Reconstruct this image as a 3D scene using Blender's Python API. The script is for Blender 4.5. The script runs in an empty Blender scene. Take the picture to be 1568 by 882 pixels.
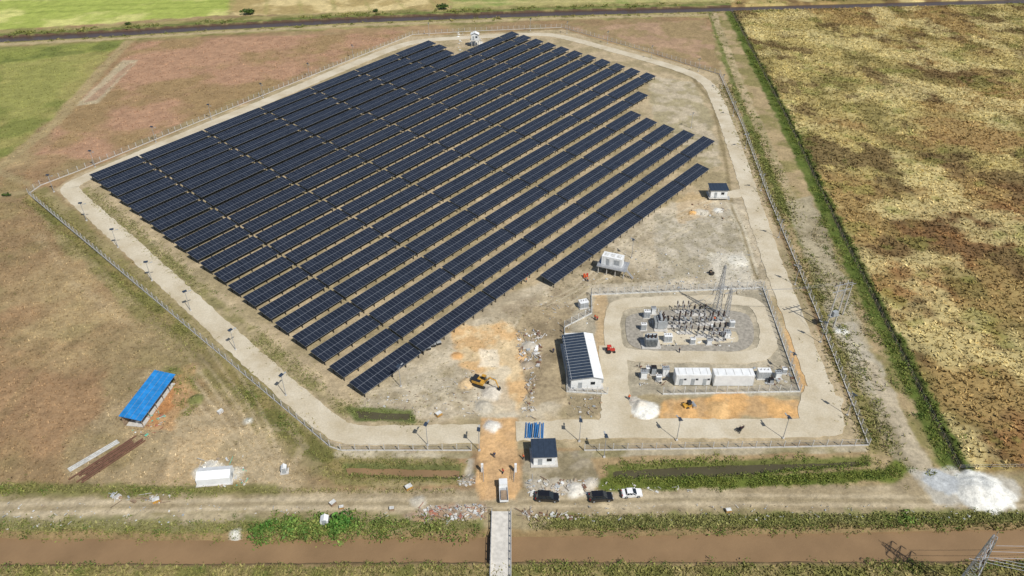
import bpy, math, random
import numpy as np
from mathutils import Vector, Matrix
random.seed(7); RNG=np.random.default_rng(11)
H=125.0; TH=math.radians(35.5); F=1130.0
cT,sT=math.cos(TH),math.sin(TH)
def G(px,py,z=0.0):
    """survey mark -> metres on the site plane (z)"""
    v=441-py; dy=cT*F+sT*v; dz=-sT*F+cT*v
    t=(H-z)/(-dz)
    return ((px-784)*t, dy*t)
def GP(pts,z=0.0): return [G(a,b,z) for a,b in pts]
scene=bpy.context.scene
# ------------------------------------------------------------------ camera / light
cam=bpy.data.cameras.new("camera"); co=bpy.data.objects.new("camera",cam); scene.collection.objects.link(co)
cam.sensor_width=36; cam.lens=36*F/1568; cam.clip_start=1; cam.clip_end=20000
co.location=(0,0,H); co.rotation_euler=(math.pi/2-TH,0,0); scene.camera=co
EL=math.radians(51); az=Vector((0.62,-0.785,0)).normalized()
sd=Vector((az.x*math.cos(EL),az.y*math.cos(EL),math.sin(EL)))
sl=bpy.data.lights.new("sun","SUN"); sl.energy=4.5; sl.angle=math.radians(0.5); sl.color=(1,0.965,0.91)
so=bpy.data.objects.new("sun",sl); scene.collection.objects.link(so); so.rotation_euler=(-sd).to_track_quat('-Z','Y').to_euler(); so.location=(0,0,300)
w=bpy.data.worlds.new("World"); scene.world=w; w.use_nodes=True
nt=w.node_tree; bg=nt.nodes["Background"]; sky=nt.nodes.new("ShaderNodeTexSky"); sky.sky_type='NISHITA'; sky.sun_disc=False
sky.sun_elevation=EL; sky.sun_rotation=math.atan2(az.x,az.y); nt.links.new(sky.outputs[0],bg.inputs[0]); bg.inputs[1].default_value=0.08
scene.view_settings.view_transform='Standard'; scene.view_settings.look='None'; scene.view_settings.exposure=0
# ------------------------------------------------------------------ materials
def lin(c):
    c=np.asarray(c,float)/255.; return np.where(c<=0.04045,c/12.92,((c+0.055)/1.055)**2.4)
MATS={}
def mat(name,col,rough=0.7,metal=0.0,var=0.15,scale=1.5,bump=0.0,coat=0):
    if name in MATS: return MATS[name]
    m=bpy.data.materials.new(name); m.use_nodes=True; n=m.node_tree.nodes; l=m.node_tree.links
    b=n["Principled BSDF"]; b.inputs["Roughness"].default_value=rough; b.inputs["Metallic"].default_value=metal
    if coat: b.inputs["Coat Weight"].default_value=coat
    g=n.new("ShaderNodeNewGeometry"); t=n.new("ShaderNodeTexNoise"); t.inputs["Scale"].default_value=scale; t.inputs["Detail"].default_value=5
    l.new(g.outputs["Position"],t.inputs["Vector"])
    r=n.new("ShaderNodeMapRange"); r.inputs["From Min"].default_value=0.3; r.inputs["From Max"].default_value=0.7
    r.inputs["To Min"].default_value=1-var; r.inputs["To Max"].default_value=1+var; l.new(t.outputs[0],r.inputs[0])
    mx=n.new("ShaderNodeVectorMath"); mx.operation='SCALE'; mx.inputs[0].default_value=col; l.new(r.outputs[0],mx.inputs["Scale"])
    l.new(mx.outputs[0],b.inputs["Base Color"])
    if bump:
        bp=n.new("ShaderNodeBump"); bp.inputs["Strength"].default_value=bump; bp.inputs["Distance"].default_value=0.1; l.new(t.outputs[0],bp.inputs["Height"]); l.new(bp.outputs[0],b.inputs["Normal"])
    MATS[name]=m; return m
white=mat("white_paint",(0.74,0.75,0.74),0.5,var=0.09,scale=0.8)
offw=mat("weathered_white",(0.55,0.55,0.52),0.7,var=0.25)
dark=mat("dark_steel",(0.03,0.032,0.036),0.5,0.3)
black=mat("black_rubber",(0.018,0.018,0.018),0.8)
galv=mat("galvanised_steel",(0.42,0.43,0.44),0.45,0.4)
conc=mat("concrete_post",(0.5,0.48,0.44),0.9,var=0.15)
glass=mat("vehicle_glass",(0.02,0.025,0.03),0.08)
roofm=mat("dark_roof_sheet",(0.035,0.05,0.075),0.35,0.1,var=0.15)
bluem=mat("blue_roof_sheet",(0.02,0.20,0.50),0.45,var=0.25,scale=0.7)
bluem2=mat("blue_pipe_paint",(0.04,0.17,0.40),0.5)
yel=mat("machine_yellow",(0.50,0.27,0.04),0.5,var=0.25)
redm=mat("red_paint",(0.5,0.05,0.03),0.5)
orgm=mat("orange_cloth",(0.7,0.12,0.03),0.8)
navy=mat("navy_cloth",(0.03,0.04,0.08),0.9)
skin=mat("skin",(0.28,0.15,0.09),0.6)
rust=mat("rusty_steel",(0.16,0.08,0.05),0.8,var=0.3)
gray=mat("grey_equipment_paint",(0.33,0.35,0.36),0.5)
insul=mat("brown_insulator",(0.05,0.025,0.018),0.3)
wood=mat("timber",(0.28,0.20,0.13),0.9,var=0.3)
redt=mat("clay_red",(0.35,0.14,0.09),0.8)
teal=mat("green_tarp",(0.12,0.5,0.36),0.7)
carb=mat("black_car_paint",(0.012,0.012,0.014),0.2,coat=0.6)
carw=mat("white_car_paint",(0.78,0.78,0.77),0.25,coat=0.5)
redlamp=mat("red_lens",(0.4,0.01,0.01),0.2)
# ------------------------------------------------------------------ mesh builder
class B:
    def __init__(s): s.v=[];s.f=[];s.m=[];s.mats=[]; s.uv=[]
    def mi(s,m):
        if m not in s.mats: s.mats.append(m)
        return s.mats.index(m)
    def add(s,vs,fs,m):
        o=len(s.v); s.v+= [tuple(p) for p in vs]; k=s.mi(m)
        for f in fs: s.f.append([o+i for i in f]); s.m.append(k)
    def box(s,c,d,m,rot=0.0,tilt=0.0,taper=1.0):
        x,y,z=d[0]/2,d[1]/2,d[2]/2
        vs=[Vector((a*x*(taper if e>0 else 1),b*y*(taper if e>0 else 1),e*z)) for a,b,e in[(-1,-1,-1),(1,-1,-1),(1,1,-1),(-1,1,-1),(-1,-1,1),(1,-1,1),(1,1,1),(-1,1,1)]]
        R=Matrix.Rotation(rot,3,'Z')@Matrix.Rotation(tilt,3,'X')
        vs=[R@p+Vector(c) for p in vs]
        s.add(vs,[(0,3,2,1),(4,5,6,7),(0,1,5,4),(1,2,6,5),(2,3,7,6),(3,0,4,7)],m)
    def tube(s,p,q,r,m,r2=None,n=6):
        p=Vector(p);q=Vector(q);r2=r if r2 is None else r2
        d=(q-p); 
        if d.length<1e-6:return
        d.normalize(); a=d.orthogonal().normalized(); b=d.cross(a)
        vs=[];
        for i in range(n):
            t=2*math.pi*i/n; o=a*math.cos(t)+b*math.sin(t); vs.append(p+o*r); vs.append(q+o*r2)
        fs=[(2*i,2*((i+1)%n),2*((i+1)%n)+1,2*i+1) for i in range(n)]
        fs.append([2*i for i in range(n)][::-1]); fs.append([2*i+1 for i in range(n)])
        s.add(vs,fs,m)
    def prism(s,prof,y0,y1,m,inset=0,ms=None):
        """profile (x,z) extruded along y"""
        n=len(prof); vs=[(x,y0,z) for x,z in prof]+[(x,y1,z) for x,z in prof]
        s.add(vs,[list(range(n))],ms or m); o=len(s.v)-2*n
        k=s.mi(m)
        s.f.append([o+n+i for i in range(n)][::-1]); s.m.append(s.mi(ms or m))
        for i in range(n):
            j=(i+1)%n; s.f.append([o+i,o+n+i,o+n+j,o+j]); s.m.append(k)
    def done(s,name,loc=(0,0,0),rot=0.0,smooth=False,bevel=0):
        me=bpy.data.meshes.new(name); me.from_pydata(s.v,[],s.f)
        for m in s.mats: me.materials.append(m)
        me.polygons.foreach_set("material_index",s.m)
        me.update(); ob=bpy.data.objects.new(name,me); scene.collection.objects.link(ob); ob.location=loc; ob.rotation_euler=(0,0,rot)
        if bevel:
            b=ob.modifiers.new("bevel","BEVEL"); b.width=bevel; b.segments=2; b.limit_method='ANGLE'
        return ob
def np_mesh(name,V,Fq,m,col=None,k=4):
    me=bpy.data.meshes.new(name); nf=len(Fq)
    me.vertices.add(len(V)); me.vertices.foreach_set("co",V.astype(np.float32).ravel())
    me.loops.add(nf*k); me.loops.foreach_set("vertex_index",Fq.astype(np.int32).ravel())
    me.polygons.add(nf); me.polygons.foreach_set("loop_start",np.arange(nf,dtype=np.int32)*k)
    try: me.polygons.foreach_set("loop_total",np.full(nf,k,dtype=np.int32))
    except Exception: pass
    me.update(calc_edges=True)
    if col is not None:
        a=me.color_attributes.new("Col",'FLOAT_COLOR','POINT'); c4=np.ones((len(V),4),np.float32); c4[:,:3]=col; a.data.foreach_set("color",c4.ravel())
    me.materials.append(m); ob=bpy.data.objects.new(name,me); scene.collection.objects.link(ob); return ob
# ------------------------------------------------------------------ numpy noise
TAB=RNG.random((8,256,256))
def vn(x,y,s,seed=0):
    T=TAB[seed%8]; x=x/s+seed*17.3; y=y/s+seed*31.7; xi=np.floor(x).astype(int); yi=np.floor(y).astype(int); fx=x-xi; fy=y-yi
    fx=fx*fx*(3-2*fx); fy=fy*fy*(3-2*fy); a=T[xi%256,yi%256]; b=T[(xi+1)%256,yi%256]; c=T[xi%256,(yi+1)%256]; d=T[(xi+1)%256,(yi+1)%256]
    return (a*(1-fx)+b*fx)*(1-fy)+(c*(1-fx)+d*fx)*fy
def fbm(x,y,s,seed=0,o=4):
    r=0;a=0.5;t=0
    for i in range(o): 
        r=r+a*vn(x*math.cos(i)-y*math.sin(i),x*math.sin(i)+y*math.cos(i),s,seed+i); t+=a; a*=0.55; s/=2.1
    return r/t
def ss(a,b,x):
    t=np.clip((x-a)/(b-a),0,1); return t*t*(3-2*t)
def dseg(x,y,p,q):
    vx,vy=q[0]-p[0],q[1]-p[1]; L=vx*vx+vy*vy+1e-9; t=np.clip(((x-p[0])*vx+(y-p[1])*vy)/L,0,1)
    return np.hypot(x-p[0]-t*vx,y-p[1]-t*vy)
def dline(x,y,P):
    d=np.full(x.shape,1e9)
    for i in range(len(P)-1): d=np.minimum(d,dseg(x,y,P[i],P[i+1]))
    return d
def sdpoly(x,y,P):
    d=dline(x,y,P+[P[0]]); ins=np.zeros(x.shape,bool); n=len(P)
    for i in range(n):
        (x1,y1),(x2,y2)=P[i],P[(i+1)%n]
        if y1==y2: continue
        c=((y1>y)!=(y2>y))&(x<(x2-x1)*(y-y1)/(y2-y1)+x1); ins^=c
    return np.where(ins,-d,d)
OPS=[]
def P(pts,col,soft=1.0,amp=1.5,ns=5,op=1.0,col2=None,vs=12,z=None): OPS.append(('p',GP(pts),col,soft,amp,ns,op,col2,vs,z,0))
def L(pts,wd,col,soft=0.8,amp=1.0,ns=4,op=1.0,col2=None,vs=8,z=None): OPS.append(('l',GP(pts),col,soft,amp,ns,op,col2,vs,z,wd/2))
def M(px,py,r,h,col,op=1.0): OPS.append(('m',[G(px,py)],col,1,0.35*r,r*0.7,op,None,5,h,r))
# ---- far surroundings
P([(-900,-80),(360,-80),(352,22),(0,47),(-900,90)],(150,158,78),4,4,col2=(186,182,112),vs=25)
P([(360,-90),(690,-90),(690,14),(352,24)],(192,172,124),3,3,col2=(158,138,92),vs=18)
P([(690,-90),(2300,-90),(2300,-14),(690,14)],(130,138,76),4,4,col2=(160,150,96),vs=25)
for i in range(7): L([(365+i*45,-20),(352+i*55,22)],2.2,(146,138,84),2,2,op=.6)
for yy in (-6,4,12): L([(-300,yy+35),(0,yy+8),(350,yy-2)],3,(120,132,58),3,3,op=.5)
L([(700,4),(1120,0),(1568,-12)],4,(172,160,110),2,2,op=.6)
# upper-left green field, reddish fields
P([(-900,110),(0,76),(190,62),(150,108),(85,180),(0,250),(-900,620)],(116,118,62),4,5,10,col2=(142,134,80),vs=22)
P([(-900,100),(0,70),(190,60),(185,75),(0,100),(-900,150)],(126,130,66),3,4,8,op=.8,col2=(100,108,54))
P([(0,95),(150,85),(60,180),(0,190)],(146,142,82),5,8,10,op=.6)
P([(212,64),(628,46),(600,62),(380,145),(150,245),(60,235),(95,180)],(160,126,100),4,4,8,col2=(142,118,84),vs=25)
P([(868,42),(1082,30),(1108,108),(1000,76),(930,60)],(158,130,104),3,3,col2=(142,122,88))
L([(200,60),(150,112),(88,185),(0,256),(-200,420)],5,(152,134,98),2,1)
P([(188,92),(212,92),(150,158),(116,162)],(172,158,130),.8,.6,op=.8)
P([(198,97),(206,97),(148,153),(128,157)],(156,128,104),.8,.6,op=.9)
L([(0,262),(60,290),(0,300)],3,(150,134,100),2,1,op=.6)
# top canal + banks
CAN2=[(-900,112),(-300,77),(0,59),(160,51),(300,42),(560,29),(850,19),(1200,10),(1568,0),(2300,-22)]
L(CAN2,34,(120,114,68),5,5,8,col2=(146,134,88))
L([(a,b+9) for a,b in CAN2],5,(168,150,116),2,1.5,op=.8)
L([(a,b-6) for a,b in CAN2],4,(92,102,50),2,2,op=.8)
L(CAN2,13,(84,66,52),1,1,4,z=-2.4)
# ---- right field
P([(1112,-60),(1120,15),(1203,180),(1293,370),(1383,550),(1470,722),(1640,722),(2400,722),(2300,-20)],'RIGHT',1.5,1,5)
# ---- right corridor
P([(1085,14),(1120,14),(1203,180),(1293,370),(1383,550),(1472,722),(1330,735),(1325,670),(1250,480),(1175,300),(1135,190),(1102,112)],(128,118,76),1.5,1.5,5,col2=(158,138,104),vs=9)
L([(1116,16),(1203,185),(1293,375),(1383,555),(1467,722)],6,(94,102,48),1.5,1.5,4,col2=(80,92,38),vs=5)
L([(1088,18),(1130,150),(1190,290),(1280,470),(1350,625),(1400,712)],3.0,(98,106,54),1.5,1.5,4,op=.8)
L([(1092,20),(1140,145),(1205,290),(1295,470),(1360,610),(1405,712)],4.0,(168,150,118),1,1,4,col2=(146,132,98))
P([(1240,300),(1270,370),(1300,440),(1340,560),(1420,715),(1380,720),(1330,620),(1285,520),(1235,400),(1205,310)],(160,148,122),1.5,2,5,col2=(142,130,104),vs=7)
P([(1275,495),(1310,495),(1350,560),(1370,620),(1330,600),(1290,530)],(182,173,156),1.5,2,4,op=.6)
L([(1330,560),(1365,625),(1405,700),(1430,735)],4.2,(172,158,134),1,1,4,op=.9)
L([(1121,15),(1206,180),(1296,368),(1387,550),(1473,720)],1.8,(52,52,32),.8,.6,4,z=-.7)
# ---- left surroundings
P([(45,297),(70,285),(540,690),(700,700),(720,745),(520,745),(430,700),(220,500),(80,360)],(142,128,92),2,2,6,col2=(124,114,74),vs=8)
L([(48,302),(160,400),(300,530),(420,635),(520,718),(610,722),(715,722)],4.5,(108,104,60),1.5,1.2,4,col2=(132,118,78),z=-1.0)
P([(180,560),(300,560),(420,690),(520,750),(120,750),(110,690)],(154,136,106),4,4,8,op=.8,col2=(138,122,90))
P([(250,640),(330,630),(440,700),(460,750),(360,750),(250,700)],(168,150,120),3,4,6,op=.6)
for a in range(6): L([(262+a*14,566-a*9),(330+a*13,650-a*7),(410+a*8,755)],0.7,(178,160,130),.6,.3,op=.6)
for rr_ in range(3): L([(380+rr_*5,700),(400+rr_*6,660),(440,640+rr_*8),(470-rr_*5,680),(450,720-rr_*6),(410,735)],.6,(172,154,124),.5,.3,op=.5)
P([(265,668),(330,650),(350,700),(300,742),(250,740)],(184,160,124),2,3,5,op=.5)
P([(250,560),(296,558),(300,600),(262,660),(215,660)],(172,136,96),1.5,2,4,op=.75,col2=(110,112,60))
P([(262,590),(275,575),(268,620),(240,650),(225,645)],(176,122,76),1,1.5,3,op=.7)
L([(150,500),(60,560),(0,640)],2,(130,112,80),2,1,op=.4)
L([(60,360),(120,440),(260,540)],2,(172,152,120),2,2,op=.35)
P([(100,520),(240,480),(380,590),(300,560),(180,570)],(134,118,86),4,5,8,op=.6)
# ---- bottom: verge, road, bank
P([(-900,735),(720,752),(905,752),(1340,742),(1400,720),(1600,722),(2500,722),(2500,800),(1568,806),(784,812),(-900,822)],(150,135,104),2,1.5,6,col2=(132,120,86),vs=7)
P([(-900,764),(0,766),(300,762),(720,748),(900,748),(1370,742),(1415,722),(1470,722),(1568,742),(2500,742),(2500,782),(1568,784),(1100,780),(784,788),(380,780),(0,790),(-900,790)],(166,150,122),1.2,1.2,5,col2=(148,132,104),vs=9)
for o in (0,8,16): L([(-300,770+o),(0,772+o),(400,765+o*.8),(784,764+o*.8),(1100,758+o*.8),(1568,762+o*.8),(2000,762+o)],1.0,(186,170,142) if o!=8 else (140,126,98),.7,.5,op=.55)
L([(-900,748),(0,750),(420,748)],3,(108,106,60),1.5,1.2,op=.8)
L([(0,792),(150,796),(380,792)],3,(186,170,142),1,1.5,op=.45)
P([(380,792),(740,796),(744,818),(370,820)],(106,110,58),1.5,2,5,op=.75,col2=(150,136,100))
L([(0,808),(370,812)],5,(112,110,64),1.5,2,3,op=.7)
L([(860,806),(1568,796)],5,(110,112,60),1.5,2,3,op=.7)
P([(660,774),(745,772),(745,792),(650,800),(620,790)],(176,164,152),1,2,4,op=.6,col2=(164,130,108),vs=3)
P([(1400,722),(1450,718),(1556,734),(1566,758),(1540,778),(1440,770)],(184,179,168),1.5,2,5,op=.7)
CAN=[(-900,812),(0,813),(370,815),(752,811),(784,810),(1180,806),(1568,798),(2500,793),(2500,870),(1568,863),(784,864),(752,864),(0,868),(-900,872)]
P([(-900,868),(2500,862),(2500,1400),(-900,1400)],(138,124,84),2,1,col2=(110,108,60),vs=5)
P(CAN,(128,108,76),.8,.8,3,z=-2.4)
# ---- the site inside the road
SITE=[(84,290),(120,266),(620,56),(862,45),(1100,114),(1135,200),(1172,305),(1245,485),(1322,672),(1318,680),(895,686),(728,690),(520,688)]
P(SITE,(170,152,122),1.0,.8,4,col2=(150,135,104),vs=8)
P([(560,600),(700,480),(860,420),(1000,320),(1130,290),(1165,370),(1195,450),(900,450),(860,500),(860,640),(540,640)],(160,146,122),3,3,6,col2=(182,168,144),vs=6)
P([(990,115),(1060,125),(1085,170),(1105,250),(1085,260),(1000,180)],(174,160,136),2,2,6,col2=(152,140,110),vs=5)
P([(1000,330),(1120,320),(1160,420),(1010,430)],(174,164,146),2.5,3,5,op=.8,col2=(152,142,120),vs=3)
P([(1085,385),(1140,388),(1155,435),(1095,440)],(198,190,174),1.2,1.5,4,op=.6)
P([(860,400),(920,370),(1000,430),(900,450),(840,470)],(160,144,116),2,3,5,op=.8,col2=(138,124,98),vs=3)
P([(1040,300),(1085,290),(1090,330),(1040,340)],(186,158,118),2,3,3,op=.5)
P([(760,470),(860,440),(890,490),(860,530),(790,500)],(142,126,102),2,3,4,op=.7,col2=(172,156,128),vs=3)
P([(560,590),(690,560),(720,620),(560,620)],(176,164,142),2,3,4,op=.6,col2=(150,136,108),vs=3)
L([(130,290),(250,395),(400,525),(520,625),(640,650)],3.6,(118,112,68),1.5,1.5,4,op=.75,col2=(148,134,100),vs=4,z=-.25)
P([(530,622),(632,628),(636,646),(545,644)],(96,102,58),1,1,3,z=-.5)
L([(1010,100),(1060,118),(1092,160),(1112,250),(1122,320),(1150,400),(1180,480)],1.6,(124,110,80),1,.8,op=.8)
for a in (0,8): L([(1120-a,310),(1140-a,350),(1160-a,420)],.8,(196,186,164),.6,.3,op=.6)
for pts in ([(760,640),(750,560),(800,480),(880,440),(980,350),(1100,300)],[(900,440),(960,400),(1060,340),(1130,330)],[(790,640),(800,560),(850,480),(900,445)],[(560,600),(640,590),(720,620)]):
    for o in(0,7): L([(a+o,b_+o*.5) for a,b_ in pts],.55,(190,176,150),.5,.3,op=.6)
# substation area
P([(862,500),(905,448),(1168,438),(1226,606),(868,606)],(150,140,120),1,1,4,col2=(170,158,136),vs=4)
P([(800,470),(870,470),(868,610),(800,640),(795,520)],(134,118,92),1.5,2.5,4,op=.9,col2=(160,142,112),vs=4)
P([(900,435),(1170,425),(1170,442),(905,452)],(188,178,160),.8,1.5,3,op=.5)
P([(690,500),(770,490),(802,520),(808,640),(745,640),(755,590),(700,560)],(198,162,116),1.5,2.5,5,col2=(200,176,138),vs=4)
P([(715,580),(775,560),(790,640),(740,640)],(192,180,158),1.5,2,4,op=.7)
P([(735,535),(762,535),(765,562),(735,560)],(218,204,180),.8,.8,3,op=.8)
P([(736,640),(792,640),(790,680),(800,735),(795,770),(735,765),(728,720)],(196,158,112),.8,1,4,col2=(182,148,108),vs=3)
P([(715,700),(728,700),(724,742),(708,742)],(168,158,140),1,1,3)
P([(800,690),(895,690),(925,745),(800,748)],(152,140,118),1,1,4,col2=(132,120,94),vs=3)
P([(805,735),(900,738),(905,756),(800,760)],(194,184,168),1,2,3,op=.6)
P([(1010,608),(1160,604),(1225,612),(1235,640),(1010,645)],(200,156,102),1.2,2,5,op=.95,col2=(182,148,106),vs=5)
P([(870,604),(935,604),(910,636),(870,640)],(138,124,98),1,1.2,3)
P([(1190,455),(1204,455),(1246,600),(1225,600)],(190,152,104),1,1.2,3,op=.85)
P([(910,452),(930,452),(928,560),(912,560)],(190,158,114),1,1.2,3,op=.6)
# front ditches
P([(524,708),(706,712),(704,734),(530,726)],(94,96,56),.8,.5,3,z=-1.2)
P([(930,712),(1100,704),(1328,698),(1332,712),(1100,732),(932,734)],(96,98,52),.8,.5,3,z=-1.2)
L([(928,742),(1130,738),(1360,728),(1378,715)],3,(98,106,46),1,1,3,col2=(88,98,40))
L([(895,694),(1320,686)],2.2,(162,150,126),.6,.5,col2=(134,124,90))
L([(520,694),(716,696)],2.2,(176,164,140),.6,.5,col2=(146,134,104))
# mounds of spoil / lime
M(1505,752,5.2,.8,(216,213,204)); M(1478,745,3.6,.45,(196,194,187)); M(1532,761,3.2,.5,(214,210,200)); M(1440,737,3.2,.25,(172,173,172)); M(1490,762,2.8,.3,(206,202,192)); M(1515,745,2.4,.6,(222,219,210))
M(988,628,3.2,1.1,(218,213,202)); M(975,618,2.2,.7,(206,197,182)); M(752,600,2.6,1.0,(198,188,172)); M(742,622,2.2,.7,(184,174,156)); M(753,652,2.0,.7,(206,199,188))
M(880,750,2.0,.6,(202,195,182)); M(905,740,1.5,.6,(188,178,162)); M(1050,628,3,.7,(198,156,104)); M(1100,628,3,.8,(200,162,112))
M(715,588,2.0,.9,(204,176,136)); M(700,545,1.6,.6,(200,154,102)); M(1075,325,2.6,.4,(200,190,172)); M(1060,326,1.3,.6,(202,156,98)); M(1100,322,1.5,.5,(214,209,198))
M(810,530,2.2,.7,(184,174,158)); M(808,560,1.8,.7,(168,152,130)); M(320,722,2.8,.6,(202,195,182)); M(360,725,2.0,.5,(188,179,162)); M(380,645,1.0,.4,(198,194,182))
M(1130,400,3,.4,(200,193,178)); M(1288,506,1.8,.6,(214,211,202)); M(728,66,4,1.0,(202,195,182)); M(360,818,1.1,.5,(208,204,192)); M(300,612,2,.7,(112,112,66)); M(640,768,1.6,.4,(186,176,158))
GAIN=np.array([1.03,1.055,1.06])
def ground(x,y,want_z=True):
    N=x.shape[0]; c=np.zeros((N,3)); z=np.zeros(N)
    n1=fbm(x,y,55,0); n2=fbm(x,y,14,3); n3=fbm(x,y,3,5,3)
    a=ss(.38,.62,n1)[:,None]; base=lin((158,137,101))*(1-a)+lin((140,117,86))*a
    b=ss(.5,.75,n2)[:,None]; base=base*(1-.5*b)+lin((132,120,82))*.5*b
    k=ss(.46,.66,fbm(x,y,24,4))[:,None]; base=base*(1-.5*k)+lin((150,118,88))*.5*k
    k=ss(.55,.68,fbm(x,y,11,1))[:,None]; base=base*(1-.3*k)+lin((118,98,70))*.3*k
    g=ss(.62,.72,fbm(x,y,30,6))[:,None]; base=base*(1-.35*g)+lin((124,120,74))*.35*g
    c[:]=base
    # right-field palette
    r=(lin((168,151,98))*np.ones((N,1)))
    k=ss(.44,.60,fbm(x,y*0.8,48,2))[:,None]; r=r*(1-.85*k)+lin((146,120,76))*.85*k
    k=ss(.50,.62,fbm(x*0.8,y,34,1))[:,None]*ss(360,220,y)[:,None]**.5; r=r*(1-.72*k)+lin((132,94,60))*.72*k
    k=ss(.50,.64,fbm(x,y*.7,20,4))[:,None]; r=r*(1-.68*k)+lin((114,104,60))*.68*k
    k=ss(.54,.64,fbm(x,y*.8,13,7))[:,None]; r=r*(1-.7*k)+lin((92,72,48))*.7*k
    k=ss(.52,.66,fbm(x,y,18,5))[:,None]; r=r*(1-.7*k)+lin((192,176,124))*.7*k
    k=ss(.64,.72,fbm(x,y,10,0))[:,None]; r=r*(1-.4*k)+lin((120,124,60))*.4*k
    r=r*(.86+.30*fbm(x,y,6,3))[:,None]
    for (ty,Q,col,soft,amp,ns,op,col2,vs,zz,hw) in OPS:
        A=np.array(Q); mg=soft+amp+hw+1; lo=A.min(0)-mg; hi=A.max(0)+mg
        I=np.nonzero((x>lo[0])&(x<hi[0])&(y>lo[1])&(y<hi[1]))[0]
        if len(I)==0: continue
        X=x[I];Y=y[I]
        if ty=='p': d0=sdpoly(X,Y,Q)
        elif ty=='l': d0=dline(X,Y,Q)-hw
        else: d0=np.hypot(X-Q[0][0],Y-Q[0][1])-hw
        d=d0+(fbm(X,Y,ns,3)-.5)*2.2*amp
        if ty=='m': m=ss(0.5,-0.5,d)*op
        else: m=ss(soft*.5,-soft*.5,d)*op
        if isinstance(col,str): cc=r[I]
        else:
            cc=lin(col)*np.ones((len(I),1))
            if col2 is not None:
                k=ss(.4,.6,fbm(X,Y,vs,1))[:,None]; cc=cc*(1-k)+lin(col2)*k
        c[I]=c[I]*(1-m[:,None])+cc*m[:,None]
        if zz is not None:
            if ty=='m': 
                q=np.clip(-d/hw,0,1); z[I]+=zz*np.minimum(q*1.6,1)*(.8+.4*fbm(X,Y,2.4,2))
            elif ty=='l': z[I]=np.minimum(z[I],zz*ss(0,-min(2.6,hw),d0))
            else: z[I]=np.minimum(z[I],zz*ss(0,-2.6 if zz<-2 else -1.6,d0+(fbm(X,Y,4,2)-.5)*.8))
    c*=(0.78+0.44*n3)[:,None]
    c*=(0.86+0.28*vn(x,y,.9,6))[:,None]
    c=c*GAIN
    z-=0.10*fbm(x,y,5,2,3)
    return c,z
def axis(segs):
    out=[]
    for a,b,s in segs:
        n=max(1,int(round((b-a)/s))); out+=list(np.linspace(a,b,n,endpoint=False))
    out.append(segs[-1][1]); return np.array(out)
ax=axis([(-6000,-1500,1500),(-1500,-420,120),(-420,-125,1.15),(-125,125,.5),(125,420,1.15),(420,1500,120),(1500,6000,1500)])
ay=axis([(-3000,0,600),(0,64,8),(64,150,.45),(150,290,.65),(290,560,1.3),(560,800,20),(800,2000,150),(2000,9000,1400)])
XX,YY=np.meshgrid(ax,ay); xf=XX.ravel(); yf=YY.ravel()
gc,gz=ground(xf,yf)
V=np.stack([xf,yf,gz],1); nx=len(ax); ny=len(ay)
ii=(np.arange(ny-1)[:,None]*nx+np.arange(nx-1)[None,:]).ravel(); Fq=np.stack([ii,ii+1,ii+1+nx,ii+nx],1)
def colmat(name,rough=.95,bump=.0,island=0.0,fine=0.0,trans=0):
    m=bpy.data.materials.new(name); m.use_nodes=True; n=m.node_tree.nodes; l=m.node_tree.links; b=n["Principled BSDF"]; b.inputs["Roughness"].default_value=rough
    b.inputs["Specular IOR Level"].default_value=0.2
    at=n.new("ShaderNodeAttribute"); at.attribute_name="Col"; sc=n.new("ShaderNodeVectorMath"); sc.operation='SCALE'; l.new(at.outputs["Color"],sc.inputs[0])
    g=n.new("ShaderNodeNewGeometry")
    if island:
        r=n.new("ShaderNodeMapRange"); r.inputs["To Min"].default_value=1-island; r.inputs["To Max"].default_value=1+island; l.new(g.outputs["Random Per Island"],r.inputs[0]); l.new(r.outputs[0],sc.inputs["Scale"])
    else:
        t=n.new("ShaderNodeTexNoise"); t.inputs["Scale"].default_value=1.3; t.inputs["Detail"].default_value=7; t.inputs["Roughness"].default_value=.75; l.new(g.outputs["Position"],t.inputs["Vector"])
        r=n.new("ShaderNodeMapRange"); r.inputs["From Min"].default_value=.3; r.inputs["From Max"].default_value=.7; r.inputs["To Min"].default_value=1-fine; r.inputs["To Max"].default_value=1+fine; l.new(t.outputs[0],r.inputs[0]); l.new(r.outputs[0],sc.inputs["Scale"])
        bp=n.new("ShaderNodeBump"); bp.inputs["Strength"].default_value=bump; bp.inputs["Distance"].default_value=.25; l.new(t.outputs[0],bp.inputs["Height"]); l.new(bp.outputs[0],b.inputs["Normal"])
    l.new(sc.outputs[0],b.inputs["Base Color"]); return m
np_mesh("ground",V,Fq,colmat("ground_soil",bump=.75,fine=.28),gc)
# ------------------------------------------------------------------ water
def watermat(name,col,rough=.12):
    m=mat(name,col,rough,var=.14,scale=.12); n=m.node_tree.nodes; l=m.node_tree.links
    n["Principled BSDF"].inputs["IOR"].default_value=1.33
    t=n.new("ShaderNodeTexNoise"); t.inputs["Scale"].default_value=1.1; t.inputs["Detail"].default_value=4; bp=n.new("ShaderNodeBump"); bp.inputs["Strength"].default_value=.3; bp.inputs["Distance"].default_value=.12
    g=n.new("ShaderNodeNewGeometry"); l.new(g.outputs["Position"],t.inputs["Vector"]); l.new(t.outputs[0],bp.inputs["Height"]); l.new(bp.outputs[0],n["Principled BSDF"].inputs["Normal"]); return m
wm=watermat("muddy_water",(0.245,0.158,0.083),.06); wm2=watermat("ditch_water",(0.085,0.075,0.042),.1)
def flat(name,pts,z,m):
    b=B(); q=GP(pts); b.add([(x,y,z) for x,y in q][::-1],[list(range(len(q)))],m); return b.done(name)
flat("canal_water",CAN,-1.0,wm)
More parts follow.
